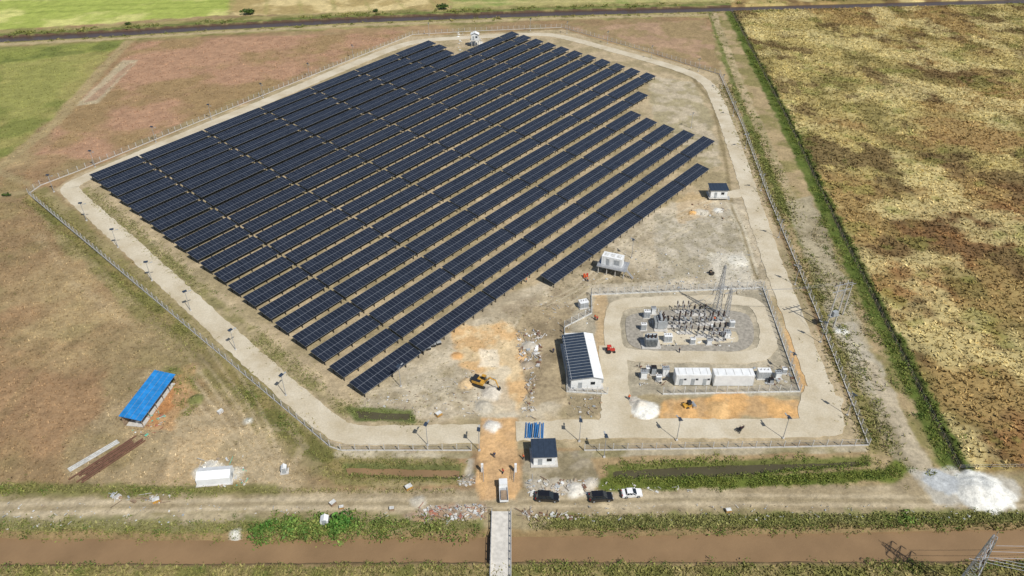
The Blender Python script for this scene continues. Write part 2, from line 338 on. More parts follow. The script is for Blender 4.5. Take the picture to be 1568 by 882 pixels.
b=B(); q=GP(CAN2)
for i in range(len(q)-1):
    b.add([(q[i][0],q[i][1]-7,-1.0),(q[i+1][0],q[i+1][1]-7,-1.0),(q[i+1][0],q[i+1][1]+7,-1.0),(q[i][0],q[i][1]+7,-1.0)],[(0,1,2,3)],mat("far_water",(0.075,0.048,0.036),.3))
b.done("canal_water")
flat("ditch_water",[(528,710),(704,714),(702,732),(532,724)],-.75,wm)
flat("ditch_water",[(932,714),(1100,706),(1326,700),(1330,710),(1100,730),(934,732)],-.85,wm2)
flat("ditch_water",[(535,626),(628,630),(632,644),(550,642)],-.4,wm2)
# ------------------------------------------------------------------ roads
def chaikin(p,n=2,closed=False):
    for _ in range(n):
        o=[] if closed else [p[0]]
        m=len(p)
        for i in range(m if closed else m-1):
            a,b2=p[i],p[(i+1)%m]; o+=[(a[0]*.75+b2[0]*.25,a[1]*.75+b2[1]*.25),(a[0]*.25+b2[0]*.75,a[1]*.25+b2[1]*.75)]
        if not closed:o.append(p[-1])
        p=o
    return p
def resample(p,s):
    o=[p[0]]
    for i in range(len(p)-1):
        a=Vector(p[i]);c=Vector(p[i+1]); n=max(1,int((c-a).length/s))
        for k in range(1,n+1): o.append(tuple(a.lerp(c,k/n)))
    return o
def roadmat(name,col,col2):
    m=bpy.data.materials.new(name); m.use_nodes=True; n=m.node_tree.nodes; l=m.node_tree.links; b=n["Principled BSDF"]; b.inputs["Roughness"].default_value=.95
    g=n.new("ShaderNodeNewGeometry"); t=n.new("ShaderNodeTexNoise"); t.inputs["Scale"].default_value=.12; t.inputs["Detail"].default_value=9; t.inputs["Roughness"].default_value=.65
    t2=n.new("ShaderNodeTexNoise"); t2.inputs["Scale"].default_value=2.5; t2.inputs["Detail"].default_value=6
    l.new(g.outputs["Position"],t.inputs["Vector"]); l.new(g.outputs["Position"],t2.inputs["Vector"])
    r=n.new("ShaderNodeValToRGB"); r.color_ramp.elements[0].position=.35; r.color_ramp.elements[1].position=.62; r.color_ramp.elements[0].color=(*lin(col2),1); r.color_ramp.elements[1].color=(*lin(col),1); l.new(t.outputs[0],r.inputs[0])
    mr=n.new("ShaderNodeMapRange"); mr.inputs["To Min"].default_value=.75; mr.inputs["To Max"].default_value=1.25; l.new(t2.outputs[0],mr.inputs[0])
    sc=n.new("ShaderNodeVectorMath"); sc.operation='SCALE'; l.new(r.outputs[0],sc.inputs[0]); l.new(mr.outputs[0],sc.inputs["Scale"]); l.new(sc.outputs[0],b.inputs["Base Color"]); return m
rm=roadmat("gravel_road",(198,188,166),(178,165,138))
def strip(name,pts,wd,z=.06,m=rm,closed=False,jit=.25,world=False):
    p=chaikin(pts if world else GP(pts),3,closed)
    if closed: p=p+[p[0]]
    p=resample(p,1.2); b=B(); vs=[];n=len(p)
    for i in range(n):
        a=Vector(p[max(0,i-1)]); c=Vector(p[min(n-1,i+1)])
        if closed and i in(0,n-1): a=Vector(p[-2]);c=Vector(p[1])
        d=(c-a).normalized(); nn=Vector((-d.y,d.x))
        w1=wd/2+random.uniform(-jit,jit); w2=wd/2+random.uniform(-jit,jit)
        if closed and i==n-1: w1=w2=wd/2
        q=Vector(p[i]); A=q+nn*w1; C=q-nn*w2
        vs+=[(A.x,A.y,-.3),(A.x,A.y,z),(C.x,C.y,z),(C.x,C.y,-.3)]
    fs=[]
    for i in range(n-1):
        for k in range(3): fs.append((4*i+k+1,4*i+k,4*i+4+k,4*i+5+k))
    b.add(vs,fs,m); return b.done(name)
strip("perimeter_road",[(735,664),(600,666),(535,667),(505,652),(450,606),(380,543),(310,478),(240,414),(170,349),(104,292),(110,282),(150,264),(240,225),(330,187),(420,150),(520,107),(600,74),(640,62),(720,57),(830,51),(870,58),(950,80),(1040,105),(1085,125),(1101,160),(1122,215),(1140,270),(1152,310),(1172,370),(1197,440),(1217,490),(1243,560),(1266,615),(1276,650),(1255,655),(1130,656),(1000,656),(900,657),(835,659),(790,660)],6.0)
strip("substation_road",[(938,472),(960,462),(1130,458),(1162,466),(1176,500),(1178,535),(1150,549),(1060,546),(960,546),(936,530)],4.6,z=.07,closed=True)
strip("access_road",[(938,530),(940,580),(945,620),(940,655)],7,z=.075)
strip("access_road",[(1145,292),(1125,298),(1112,298)],5,z=.075)
strip("access_road",[(1262,600),(1250,640),(1262,655)],9,z=.065)
b=B(); q=GP([(1278,668),(1240,668),(1235,650),(1250,600),(1272,600),(1292,655),(1290,664)]); b.add([(x,y,.068) for x,y in q][::-1],[list(range(len(q)))],rm); b.done("paved_yard")
isl=mat("grey_gravel",tuple(lin((148,142,130))),.95,var=.3,scale=1.2)
q=chaikin(GP([(962,476),(1140,472),(1156,500),(1152,536),(1100,540),(965,540),(956,500)]),3,True); b=B(); b.add([(x,y,.055) for x,y in q][::-1],[list(range(len(q)))],isl); b.done("gravel_island")
q=chaikin(GP([(985,505),(1125,505),(1132,518),(1128,526),(985,530)]),1,True); b=B(); b.add([(x,y,.10) for x,y in q][::-1],[list(range(len(q)))],rm); b.done("equipment_slab")
# ------------------------------------------------------------------ bridge
x0,y0=G(768,784); x1,y1=G(765,960); b=B(); Lb=y0-y1; xm=(x0+x1)/2; cm=mat("bridge_concrete",(.56,.53,.47),.85,var=.18,scale=1)
b.box((0,0,.05),(4.1,Lb,.35),cm)
for s in(-1,1):
    b.box((s*1.95,0,.36),(.2,Lb,.26),cm)
    for k in range(14): b.box((s*1.95,-Lb/2+1+k*(Lb-2)/13,.8),(.14,.14,.62),cm)
    b.box((s*1.95,0,1.14),(.1,Lb,.07),galv)
for k in(-.2,.2): b.box((0,k*Lb,-1.3),(3.8,.6,2.4),cm)
b.done("bridge",(xm,(y0+y1)/2,0))
# ------------------------------------------------------------------ solar rows
def panelmat():
    m=bpy.data.materials.new("photovoltaic_module"); m.use_nodes=True; n=m.node_tree.nodes; l=m.node_tree.links; b=n["Principled BSDF"]; b.inputs["Roughness"].default_value=.18; b.inputs["Specular IOR Level"].default_value=.5
    uv=n.new("ShaderNodeUVMap"); sp=n.new("ShaderNodeSeparateXYZ"); l.new(uv.outputs[0],sp.inputs[0])
    def edge(sock,per,wd):
        d=n.new("ShaderNodeMath"); d.operation='DIVIDE'; d.inputs[1].default_value=per; l.new(sock,d.inputs[0])
        f=n.new("ShaderNodeMath"); f.operation='FRACT'; l.new(d.outputs[0],f.inputs[0])
        a=n.new("ShaderNodeMath"); a.operation='SUBTRACT'; a.inputs[1].default_value=.5; l.new(f.outputs[0],a.inputs[0])
        c=n.new("ShaderNodeMath"); c.operation='ABSOLUTE'; l.new(a.outputs[0],c.inputs[0])
        g=n.new("ShaderNodeMath"); g.operation='GREATER_THAN'; g.inputs[1].default_value=.5-wd/per/2; l.new(c.outputs[0],g.inputs[0]); return g.outputs[0]
    mx=n.new("ShaderNodeMath"); mx.operation='MAXIMUM'; l.new(edge(sp.outputs[0],1.14,.05),mx.inputs[0]); l.new(edge(sp.outputs[1],2.35,.08),mx.inputs[1])
    e2=edge(sp.outputs[0],.19,.012); 
    fl=n.new("ShaderNodeVectorMath"); fl.operation='DIVIDE'; fl.inputs[1].default_value=(1.14,2.35,1); l.new(uv.outputs[0],fl.inputs[0]); f2=n.new("ShaderNodeVectorMath"); f2.operation='FLOOR'; l.new(fl.outputs[0],f2.inputs[0])
    wn=n.new("ShaderNodeTexWhiteNoise"); wn.noise_dimensions='2D'; l.new(f2.outputs[0],wn.inputs[0])
    c0=n.new("ShaderNodeMix"); c0.data_type='RGBA'; c0.inputs[6].default_value=(.012,.0155,.025,1); c0.inputs[7].default_value=(.019,.024,.037,1); l.new(wn.outputs[0],c0.inputs[0])
    c1=n.new("ShaderNodeMix"); c1.data_type='RGBA'; l.new(e2,c1.inputs[0]); l.new(c0.outputs[2],c1.inputs[6]); c1.inputs[7].default_value=(.05,.058,.072,1)
    c2=n.new("ShaderNodeMix"); c2.data_type='RGBA'; l.new(mx.outputs[0],c2.inputs[0]); l.new(c1.outputs[2],c2.inputs[6]); c2.inputs[7].default_value=(.19,.205,.23,1)
    l.new(c2.outputs[2],b.inputs["Base Color"]); return m
pm=panelmat(); und=mat("module_backsheet",(.05,.055,.06),.7)
W=5.35; ZC=2.15; TILT=math.radians(8)
A0=Vector(G(143,272,ZC)); A1=Vector(G(546,594,ZC)); R0=Vector(G(665,63,ZC)); R1=Vector(G(1086,212,ZC))
ends=[(666,65),(691,73),(717,85)]
e0=(814,55); e1=(1003,115)
K=20
def row(p,q,idx):
    d=(q-p); Ln=d.length; d.normalize(); nn=Vector((d.y,-d.x))  # towards lower-right
    b=B(); s=0; first=19.4; segs=[]
    while s<Ln-2:
        e=min(s+(first if s==0 else 28.5),Ln); segs.append((s,e)); s=e+.7
    for (s0,s1) in segs:
        tl=TILT+random.uniform(-.012,.012)
        hw=W/2*math.cos(tl); hz=W/2*math.sin(tl); zc=ZC+random.uniform(-.06,.06)
        def pt(s,side,dz=0):
            o=p+d*s+nn*side*hw; return (o.x,o.y,zc-side*hz+dz)
        for k,(vs,m) in enumerate([([pt(s0,-1),pt(s0,1),pt(s1,1),pt(s1,-1)],pm),
            ([pt(s0,-1,-.06),pt(s1,-1,-.06),pt(s1,1,-.06),pt(s0,1,-.06)],und),
            ([pt(s0,1),pt(s0,1,-.06),pt(s1,1,-.06),pt(s1,1)],galv),
            ([pt(s0,-1),pt(s1,-1),pt(s1,-1,-.06),pt(s0,-1,-.06)],galv),
            ([pt(s0,-1),pt(s0,-1,-.06),pt(s0,1,-.06),pt(s0,1)],galv),
            ([pt(s1,-1),pt(s1,1),pt(s1,1,-.06),pt(s1,-1,-.06)],galv)]):
            b.add(vs,[(0,1,2,3)],m)
        ang=math.atan2(d.y,d.x)
        for side in(-.8,-.3,.3,.8):
            a=pt(s0,side,-.13); c=pt(s1,side,-.13); b.tube(a,c,.06,dark,n=4)
        n=max(2,int((s1-s0)/4)+1)
        for i in range(n):
            s=s0+.5+(s1-s0-1)*i/(n-1)
            for side in(-.72,.78):
                o=pt(s,side,-.1); b.box((o[0],o[1],o[2]/2-.15),(.2,.2,o[2]+.3),dark,rot=ang)
            b.tube(pt(s,-.95,-.2),pt(s,.95,-.2),.06,dark,n=4)
    ob=b.done("solar_panel_row")
    me=ob.data; uvl=me.uv_layers.new(name="UVMap"); data=np.zeros((len(me.loops),2),np.float32)
    pmi=b.mats.index(pm); seg_i=0
    for po in me.polygons:
        if po.material_index==pmi:
            s0,s1=segs[seg_i]; seg_i+=1; u=round((s1-s0)/1.14)*1.14
            for k,li in enumerate(po.loop_indices): data[li]=[(0.003,0.003),(0.003,4.697),(u-.003,4.697),(u-.003,.003)][k]
    data[:,1]+=idx*47.0
    uvl.data.foreach_set("uv",data.ravel()); return ob
for k in range(K):
    t=k/(K-1); p=A0.lerp(A1,t); r=R0.lerp(R1,t); d=(r-p).normalized()
    if k<3: e=Vector(G(*ends[k],ZC))
    elif k<=13: e=Vector(G(*e0,ZC)).lerp(Vector(G(*e1,ZC)),(k-3)/10)
    elif k==14: e=Vector(G(991,144,ZC))
    elif k==15: e=Vector(G(979,174,ZC))
    else: e=Vector(G(*[(1003,185),(1030,195),(1058,203),(1086,212)][k-16],ZC))
    q=p+d*((e-p).dot(d)); row(p,q,k)
row(Vector(G(838,428,ZC)),Vector(G(1077,254,ZC)),K)
# ------------------------------------------------------------------ fences
def fence(name,pts,h=2.1,step=3.0,m=conc,rails=(.5,1.0,1.5,2.0),r=.035,pr=.13,base=0):
    b=B(); q=resample(GP(pts),step)
    for x,y in q: b.box((x,y,h/2-.1),(pr,pr,h+.2),m)
    for i in range(len(q)-1):
        for z in rails: b.tube((*q[i],z),(*q[i+1],z),r,galv,n=3)
        if base:
            a=Vector(q[i]);c=Vector(q[i+1]);d=c-a; b.box(((a.x+c.x)/2,(a.y+c.y)/2,base/2-.15),(d.length-pr,.2,base+.3),m,rot=math.atan2(d.y,d.x))
    return b.done(name)
fence("perimeter_fence",[(722,690),(522,690),(505,684),(300,512),(44,297),(62,284),(120,262),(240,213),(420,139),(600,66),(632,53),(720,48),(860,42),(930,62),(1000,82),(1102,114),(1136,190),(1176,300),(1252,482),(1330,682),(1200,685),(895,690)],step=3.0,pr=.17,r=.03,base=.2)
for pts in ([(905,452),(1168,441),(1225,600),(1015,604)],[(905,452),(906,480),(864,502),(868,600),(930,604)]):
    fence("substation_fence",pts,h=2.4,step=2.4,pr=.16,rails=(.5,.8,1.1,1.4,1.7,2.0,2.35),r=.025,m=offw,base=.3)
fence("field_fence",[(1118,14),(1203,180),(1293,370),(1383,550),(1468,718),(1590,716)],h=1.4,step=3,rails=(.6,1.2),r=.025,pr=.1,m=wood)
b=B(); 
for sx in(-1,1):
    b.box((sx*3.6,0,1.2),(.5,.5,2.4),white)
    for z in(.3,1.0,1.7): b.tube((sx*3.4,0,z),(sx*3.4-sx*.2,-3,z),.04,galv)
    for k in range(6): b.tube((sx*3.35-sx*.03*k,-.5*k,.2),(sx*3.35-sx*.03*k,-.5*k,1.8),.03,galv,n=4)
gx,gy=G(764,722); b.done("entrance_gate",(gx,gy,0))
# ------------------------------------------------------------------ street lamps
def lamp_mesh():
    b=B(); b.tube((0,0,-.1),(0,0,6.6),.10,galv,.06,8); b.box((0,0,.12),(.5,.5,.3),conc)
    b.tube((0,0,5.8),(1.1,0,6.3),.04,galv); b.box((1.35,0,6.32),(.75,.3,.1),gray)
    b.box((0,0,6.75),(1.2,.75,.05),roofm,tilt=math.radians(18)); b.box((0,.25,6.45),(.4,.25,.3),gray)
    ob=b.done("street_lamp"); return ob
lm=None
for i,(a,c) in enumerate([(146,256),(239,218),(324,183),(403,150),(474,118),(541,89),(657,54),(83,294),(133,338),(181,379),(233,430),(292,476),(361,536),(438,606),(655,682),(734,690),(887,676),(1036,674),(1199,671),(1297,636),(1256,524),(1217,436),(1192,364),(1165,292),(1141,228),(1122,178),(1105,136),(1069,110),(997,90),(930,67),(868,52),(812,47),(1208,573),(1058,196),(925,700),(614,592),(967,395)]):
    if lm is None: o=lm=lamp_mesh()
    else:
        o=bpy.data.objects.new("street_lamp",lm.data); scene.collection.objects.link(o)
    o.location=(*G(a,c),0); x,y=G(a,c); o.rotation_euler=(0,0,math.atan2(240-y,10-x)+random.uniform(-.2,.2))
# ------------------------------------------------------------------ buildings
def house(name,fl,fr,depth,h,roof="gable",rm_=roofm,wm_=white,stilts=0,ov=.4,doors=1,panelroof=False,ridge=.9,rp=.5):
    a=Vector(G(*fl));c=Vector(G(*fr)); wd=(c-a).length; ang=math.atan2(c.y-a.y,c.x-a.x)
    b=B(); z0=stilts
    if stilts:
        for i in(0,.5,1):
            for j in(0,1): b.box((.2+i*(wd-.4),.2+j*(depth-.4),stilts/2),(.25,.25,stilts),conc)
        b.box((wd/2,depth/2,stilts-.1),(wd+1.0,depth+1.0,.2),conc)
        for s in range(6): b.box((wd+.9,1.5-s*.3,stilts-.3-s*stilts/6),(.9,.3,.1),galv)
        for x in(-.45,wd+.45):
            b.tube((x,-.45,stilts+.9),(x,depth+.45,stilts+.9),.03,galv)
        b.tube((-.45,-.45,stilts+.9),(wd+.45,-.45,stilts+.9),.03,galv)
        for k in range(7): b.tube((-.45+k*(wd+.9)/6,-.45,stilts),(-.45+k*(wd+.9)/6,-.45,stilts+.9),.03,galv,n=4)
    else: b.box((wd/2,depth/2,.08),(wd+1.2,depth+1.2,.3),conc)
    b.box((wd/2,depth/2,z0+h/2),(wd,depth,h),wm_)
    b.box((wd*.3,-.015,z0+1.05),(.95,.06,2.1),gray)
    if wd>3: b.box((wd*.72,-.015,z0+1.7),(1.1,.06,.9),glass); b.box((wd*.72,-.03,z0+1.2),(1.3,.1,.08),white)
    nwin=max(1,int(depth/3))
    for s,xx in((0,-.01),(1,wd+.01)):
        for k in range(nwin): b.box((xx,(k+.5)*depth/nwin,z0+1.8),(.06,1.1,.9),glass)
    if roof=="gable":
        xr=wd*rp; zr=z0+h+ridge
        for s in(0,1):
            xa=-ov if s==0 else wd+ov; m=rm_ if (s==0 or not panelroof) else white
            b.add([(xa,-ov,z0+h-.05),(xr,-ov,zr),(xr,depth+ov,zr),(xa,depth+ov,z0+h-.05)],[(0,1,2,3) if s else (3,2,1,0)],m)
            b.add([(xa,-ov,z0+h-.17),(xr,-ov,zr-.12),(xr,depth+ov,zr-.12),(xa,depth+ov,z0+h-.17)],[(3,2,1,0) if s else (0,1,2,3)],galv)
        for yy in(.0,depth): b.add([(0,yy,z0+h),(wd,yy,z0+h),(xr,yy,zr-.13)],[(0,1,2)],wm_)
        nb=int(depth/1.0)
        for k in range(nb+1):
            y=-ov+k*(depth+2*ov)/nb; b.tube((-ov,y,z0+h-.03),(xr,y,zr+.02),.045,gray if panelroof else rm_,n=4); b.tube((wd+ov,y,z0+h-.03),(xr,y,zr+.02),.035,white if panelroof else rm_,n=4)
        b.tube((xr,-ov,zr),(xr,depth+ov,zr),.07,gray)
        if panelroof:
            b.box((wd*.3,depth+ov+.1,z0+h+.2),(wd*.5,.2,.3),white)
            for k in range(3): b.box((wd+.6,2+k*4,.7),(.5,.9,1.1),gray)
    else:
        b.add([(-ov,-ov,z0+h+.05),(wd+ov,-ov,z0+h+.05),(wd+ov,depth+ov,z0+h+ridge),(-ov,depth+ov,z0+h+ridge)],[(0,1,2,3)],rm_)
        b.add([(-ov,-ov,z0+h-.05),(wd+ov,-ov,z0+h-.05),(wd+ov,depth+ov,z0+h+ridge-.1),(-ov,depth+ov,z0+h+ridge-.1)],[(3,2,1,0)],galv)
        b.add([(0,depth,z0+h),(wd,depth,z0+h),(wd,depth,z0+h+ridge-.12),(0,depth,z0+h+ridge-.12)],[(0,1,2,3)],wm_)
        for s in(0,wd): b.add([(s,0,z0+h-.02),(s,depth,z0+h-.02),(s,depth,z0+h+ridge-.12)],[(0,1,2)],wm_)
        for k in range(int(wd)+1): b.tube((k*wd/int(wd),-ov,z0+h+.07),(k*wd/int(wd),depth+ov,z0+h+ridge+.02),.035,rm_,n=4)
    return b.done(name,(a.x,a.y,0),ang)
house("control_building",(874,596),(920,594),16.5,3.4,panelroof=True,ridge=.6,rp=.72)
house("guard_house",(817,713),(850,712),4.4,2.9,"mono",ridge=.4)
house("service_hut",(1087,306),(1112,306),4.0,3.0,"mono",ridge=.5,rm_=roofm,stilts=.8)
house("watch_tower",(722,72),(733,72),3.0,3.0,"gable",rm_=white,stilts=3.6)
# open blue-roof shed
a=Vector(G(183,641,2.8)); c=Vector(G(238,570,2.8))
d=(c-a); Ls=d.length; ang=math.atan2(d.y,d.x); wdS=5.2
b=B()
b.add([(0,0,3.6),(Ls,0,3.6),(Ls,-wdS,2.7),(0,-wdS,2.7)],[(3,2,1,0)],bluem); b.add([(0,0,3.52),(Ls,0,3.52),(Ls,-wdS,2.62),(0,-wdS,2.62)],[(0,1,2,3)],galv)
for k in range(int(Ls/.8)+1): b.tube((k*.8,0,3.62),(k*.8,-wdS,2.72),.05,bluem,n=4)
for k in range(1,4): b.tube((0,-wdS*k/4,3.62-.9*k/4),(Ls,-wdS*k/4,3.62-.9*k/4),.03,galv,n=4)
for k in range(6):
    x=.4+k*(Ls-.8)/5
    for y,h in((-.3,3.5),(-wdS+.3,2.65)): b.tube((x,y,0),(x,y,h),.09,wood)
    b.tube((x,-.2,3.4),(x,-wdS+.2,2.55),.06,wood)
b.box((Ls/2,-.25,1.2),(Ls-.6,.06,2.2),wood); b.box((Ls/2,-wdS/2,.1),(Ls-1,wdS-1,.15),conc)
for k in range(8): b.box((2+k*1.6,-2-random.random(),.5),(1.1,.8,.6+random.random()*.4),wood if k%2 else offw,rot=random.random())
b.done("open_shed",(a.x,a.y,0),ang)
# containers
def container(name,px,py,Lc,ang,h=2.7,z0=0.25,doors=2,wd=2.7):
    b=B(); x,y=G(px,py)
    b.box((0,0,z0+h/2),(Lc,wd,h),white)
    for k in range(int(Lc/.45)):
        xx=-Lc/2+.3+k*.45; b.box((xx,-wd/2-.02,z0+h/2),(.18,.05,h-.4),white)
    for k in range(doors):
        xx=-Lc/2+Lc*(k+.5)/doors; b.box((xx,-wd/2-.05,z0+1.1),(.9,.04,2),gray); b.box((xx+.9,-wd/2-.05,z0+1.9),(.6,.04,.5),dark)
    for sx in(-1,1):
        for sy in(-1,1): b.box((sx*(Lc/2-.08),sy*(wd/2-.08),z0+h/2),(.2,.2,h+.06),offw)
        b.box((sx*Lc*.35,0,z0/2),(.4,wd,z0),conc)
    for k in range(5): b.box((-Lc*.4+k*Lc*.2,0,z0+h+.05),(.12,wd-.5,.1),offw)
    b.box((0,0,z0+h+.01),(Lc-.3,wd-.3,.04),white)
    return b.done(name,(x,y,0),ang)
container("battery_container",1058,585,8.6,0.0,h=3.3,doors=3)
container("battery_container",1120,586,9.8,0.0,h=3.3,doors=0)
# elevated inverter station
x,y=G(938,416); b=B(); hS=2.6
b.box((0,0,hS),(8.8,5.4,.22),galv)
for i in(-3.9,-1.3,1.3,3.9):
    for j in(-2.3,2.3): b.tube((i,j,0),(i,j,hS),.14,conc)
b.box((-.3,.2,hS+1.55),(6.2,2.8,2.9),white)
for k in range(6): b.box((-2.8+k,-1.22,hS+1.55),(.06,.05,2.7),offw)
b.box((-1.5,-1.22,hS+1.3),(.9,.05,2.1),gray); b.box((1.2,-1.22,hS+1.6),(1.6,.05,1.6),gray)
for k in range(3): b.box((-2.2+k*1.9,.2,hS+3.06),(1.2,1.4,.12),offw)
for z in(.5,1.0):
    for (p,q) in(((-4.3,-2.6),(4.3,-2.6)),((4.3,-2.6),(4.3,2.6)),((4.3,2.6),(-4.3,2.6)),((-4.3,2.6),(-4.3,-2.6))): b.tube((*p,hS+z),(*q,hS+z),.03,galv,n=4)
for k in range(8): b.box((4.6+k*.28,-1.5,hS-.15-k*.3),(.28,1,.06),galv)
b.done("inverter_station",(x,y,0),math.radians(-22))
# ------------------------------------------------------------------ substation gear
def transformer(px,py,rot=0):
    b=B(); x,y=G(px,py)
    b.box((0,0,.15),(5,3.6,.3),conc); b.box((0,0,1.6),(3.2,1.8,2.5),gray)
    for s in(-1,1):
        for k in range(9): b.box((-1.4+k*.35,s*1.3,1.6),(.08,.7,2.0),gray)
    b.tube((-1.4,0,3.5),(1.4,0,3.5),.35,gray,n=10); b.tube((-1,0,2.8),(-1,0,3.3),.08,gray); b.tube((1,0,2.8),(1,0,3.3),.08,gray)
    for k in range(3):
        xx=-1+k; b.tube((xx,-.5,2.8),(xx,-.9,4.4),.16,insul,.07,8)
        for j in range(6): 
            t=j/6; b.tube((xx,-.5-.4*t,2.9+1.5*t),(xx,-.5-.4*t,2.97+1.5*t),.26-.1*t,insul,n=8)
        b.tube((xx,.55,2.8),(xx,.6,3.5),.12,insul,.06,8)
    b.done("power_transformer",(x,y,0),rot)
def insstack(b,x,y,z,h,r=.16):
    b.tube((x,y,z),(x,y,z+h),r*.5,insul,n=6)
    n=int(h/.16)
    for j in range(n): b.tube((x,y,z+j*h/n),(x,y,z+j*h/n+.06),r,insul,r*.7,8)
def breaker(name,px,py,kind):
    b=B(); x,y=G(px,py)
    for k in range(3):
        xx=(k-1)*1.5
        if kind=="brk":
            b.box((xx,0,.1),(.7,.7,.2),conc); b.tube((xx,0,0),(xx,0,1.8),.13,galv); b.box((xx,-.3,1.1),(.6,.4,.8),gray); insstack(b,xx,0,1.8,1.6,.24); b.tube((xx,0,3.4),(xx,0,3.6),.2,dark,n=8)
        elif kind=="dis":
            for j in(-1,1):
                b.tube((xx,j*.9,0),(xx,j*.9,2.3),.09,galv); insstack(b,xx,j*.9,2.35,1.0,.18)
            b.tube((xx,-.9,3.4),(xx,.9,3.4),.06,galv); b.box((xx,0,2.3),(.15,2.1,.12),galv)
        else:
            b.tube((xx,0,0),(xx,0,2.2),.15,galv); b.tube((xx,0,2.2),(xx,0,2.9),.3,dark,n=10); insstack(b,xx,0,2.9,.9,.18)
    b.box((0,0,1.9),(3.6,.12,.12),galv); b.box((0,0,.06),(4.2,1.4,.16),conc)
    b.done(name,(x,y,0),0)
transformer(1010,500,math.pi/2); transformer(996,528,0)
for (a,c,k,nm) in[(1048,492,"brk","circuit_breaker"),(1048,510,"dis","disconnector_switch"),(1070,482,"ct","current_transformer"),(1078,497,"dis","disconnector_switch"),(1076,515,"ct","current_transformer"),(1098,492,"brk","circuit_breaker"),(1100,510,"ct","current_transformer"),(1045,478,"dis","disconnector_switch"),(1030,500,"ct","current_transformer"),(1098,520,"dis","disconnector_switch")]: breaker(nm,a,c,k)
def cabinet(px,py,wd,dp,h,m=gray,rot=0,name="equipment_cabinet"):
    b=B(); x,y=G(px,py); b.box((0,0,.1),(wd+.5,dp+.5,.2),conc); b.box((0,0,.2+h/2),(wd,dp,h),m); b.box((0,0,h+.25),(wd+.16,dp+.16,.1),m)
    n=max(1,int(wd/.8))
    for k in range(n): b.box((-wd/2+wd*(k+.5)/n,-dp/2-.02,.2+h/2),(wd/n-.1,.04,h-.2),white if m is gray else gray); b.box((-wd/2+wd*(k+.85)/n,-dp/2-.05,.2+h/2),(.04,.04,.3),dark)
    for k in range(3): b.tube((-wd*.3+k*wd*.3,0,h+.3),(-wd*.3+k*wd*.3,0,h+.8),.09,insul,.05)
    b.done(name,(x,y,0),rot)
for a in[(1168,578,3,1.6,2.2,white),(1190,578,1.4,1.2,1.6,gray),(1180,586,1,1,1.1,dark),(985,578,1.5,1.2,1.7,gray),(1000,572,1.2,1.2,2,dark),(1018,574,1.6,1.3,2.1,gray),(1008,582,1.2,1,1.2,white),(992,570,1,1,1.4,white),(1200,571,1,1,1.3,white),(990,486,1.6,1.2,2,white),(1000,480,1.2,1.2,1.8,gray),(985,505,1.4,1,1.8,white),(1112,516,1.6,1.4,1.7,gray),(1022,522,2,1.4,1.8,white),(1060,526,1.2,1,1.5,white),(1085,527,1.2,1,1.4,gray),(1120,500,1.2,1,1.6,white)]: cabinet(*a)
cabinet(893,470,2.4,1.8,1.8,white,.3)
def lattice(name,px,py,Ht,wb,wt,arms,rot=0,m=galv):
    b=B(); x,y=G(px,py); n=int(Ht/1.6)
    def c(k,i): 
        t=k/n; w_=(wb*(1-t)+wt*t)/2; s=[(-1,-1),(1,-1),(1,1),(-1,1)][i%4]; return (s[0]*w_,s[1]*w_,Ht*t)
    for k in range(n):
        for i in range(4):
            b.tube(c(k,i),c(k+1,i),.07,m,n=4); b.tube(c(k,i),c(k+1,i+1),.04,m,n=3); b.tube(c(k+1,i),c(k,i+1),.04,m,n=3)
            b.tube(c(k+1,i),c(k+1,i+1),.04,m,n=3)
    b.tube((0,0,Ht),(0,0,Ht+1.5),.05,m)
    for (z,ln) in arms:
        for s in(-1,1):
            b.tube((0,.2,z),(s*ln,0,z+.1),.06,m,n=4); b.tube((0,-.2,z),(s*ln,0,z+.1),.06,m,n=4); b.tube((0,0,z+1),(s*ln,0,z+.1),.04,m,n=4); b.tube((s*ln,0,z),(s*ln,0,z-1.1),.1,insul)
    for i in range(4): q=c(0,i); b.box((q[0],q[1],.1),(.6,.6,.3),conc)
    return b.done(name,(x,y,0),rot)
lattice("lattice_mast",1096,480,16,1.8,.4,[(8.5,2.4)],.4)
lattice("lattice_mast",1111,486,9.5,1.2,.5,[(8.5,2.0)],.4)
lattice("transmission_tower",1470,910,17,2.6,.7,[(11,2.8),(13.4,2.4),(15.6,2)],.9)
# H-frame utility pole
b=B(); x,y=G(1270,503)
for s in(-1.3,1.3): b.tube((s,0,0),(s,0,15.5),.22,conc,.13,8)
for z in(14.6,12.6): b.box((0,0,z),(5.6,.16,.2),galv)
b.tube((-1.3,0,12.5),(1.3,0,9.5),.06,galv);b.tube((1.3,0,12.5),(-1.3,0,9.5),.06,galv)
for k in(-2.5,0,2.5): insstack(b,k,0,14.7,.9,.15)
b.box((0,0,4.5),(3,1.2,.15),galv); b.box((0,-.2,5.3),(1.4,1,1.4),gray)
for s in(-1,1): b.tube((s*1.3,0,12),(s*6,-3,0),.03,galv,n=3)
b.done("utility_pole",(x,y,0),.35)
b=B(); x,y=G(1290,482)
b.tube((0,0,0),(0,0,11),.18,conc,.11,8); b.box((0,0,10.4),(2.4,.12,.14),galv)
for k in(-1,0,1): insstack(b,k,0,10.5,.5,.12)
b.done("utility_pole",(x,y,0),.3)
def wire(p,q,sag=1.2,r=.035):
    b=B(); pr=None
    for i in range(15):
        t=i/14; c=Vector(p).lerp(Vector(q),t); c.z-=4*sag*t*(1-t)
        if pr is not None: b.tube(pr,c,r,galv,n=3)
        pr=c
    b.done("power_line")
tx,ty=G(1096,480); hx,hy=G(1270,503); bx,by=G(1470,910)
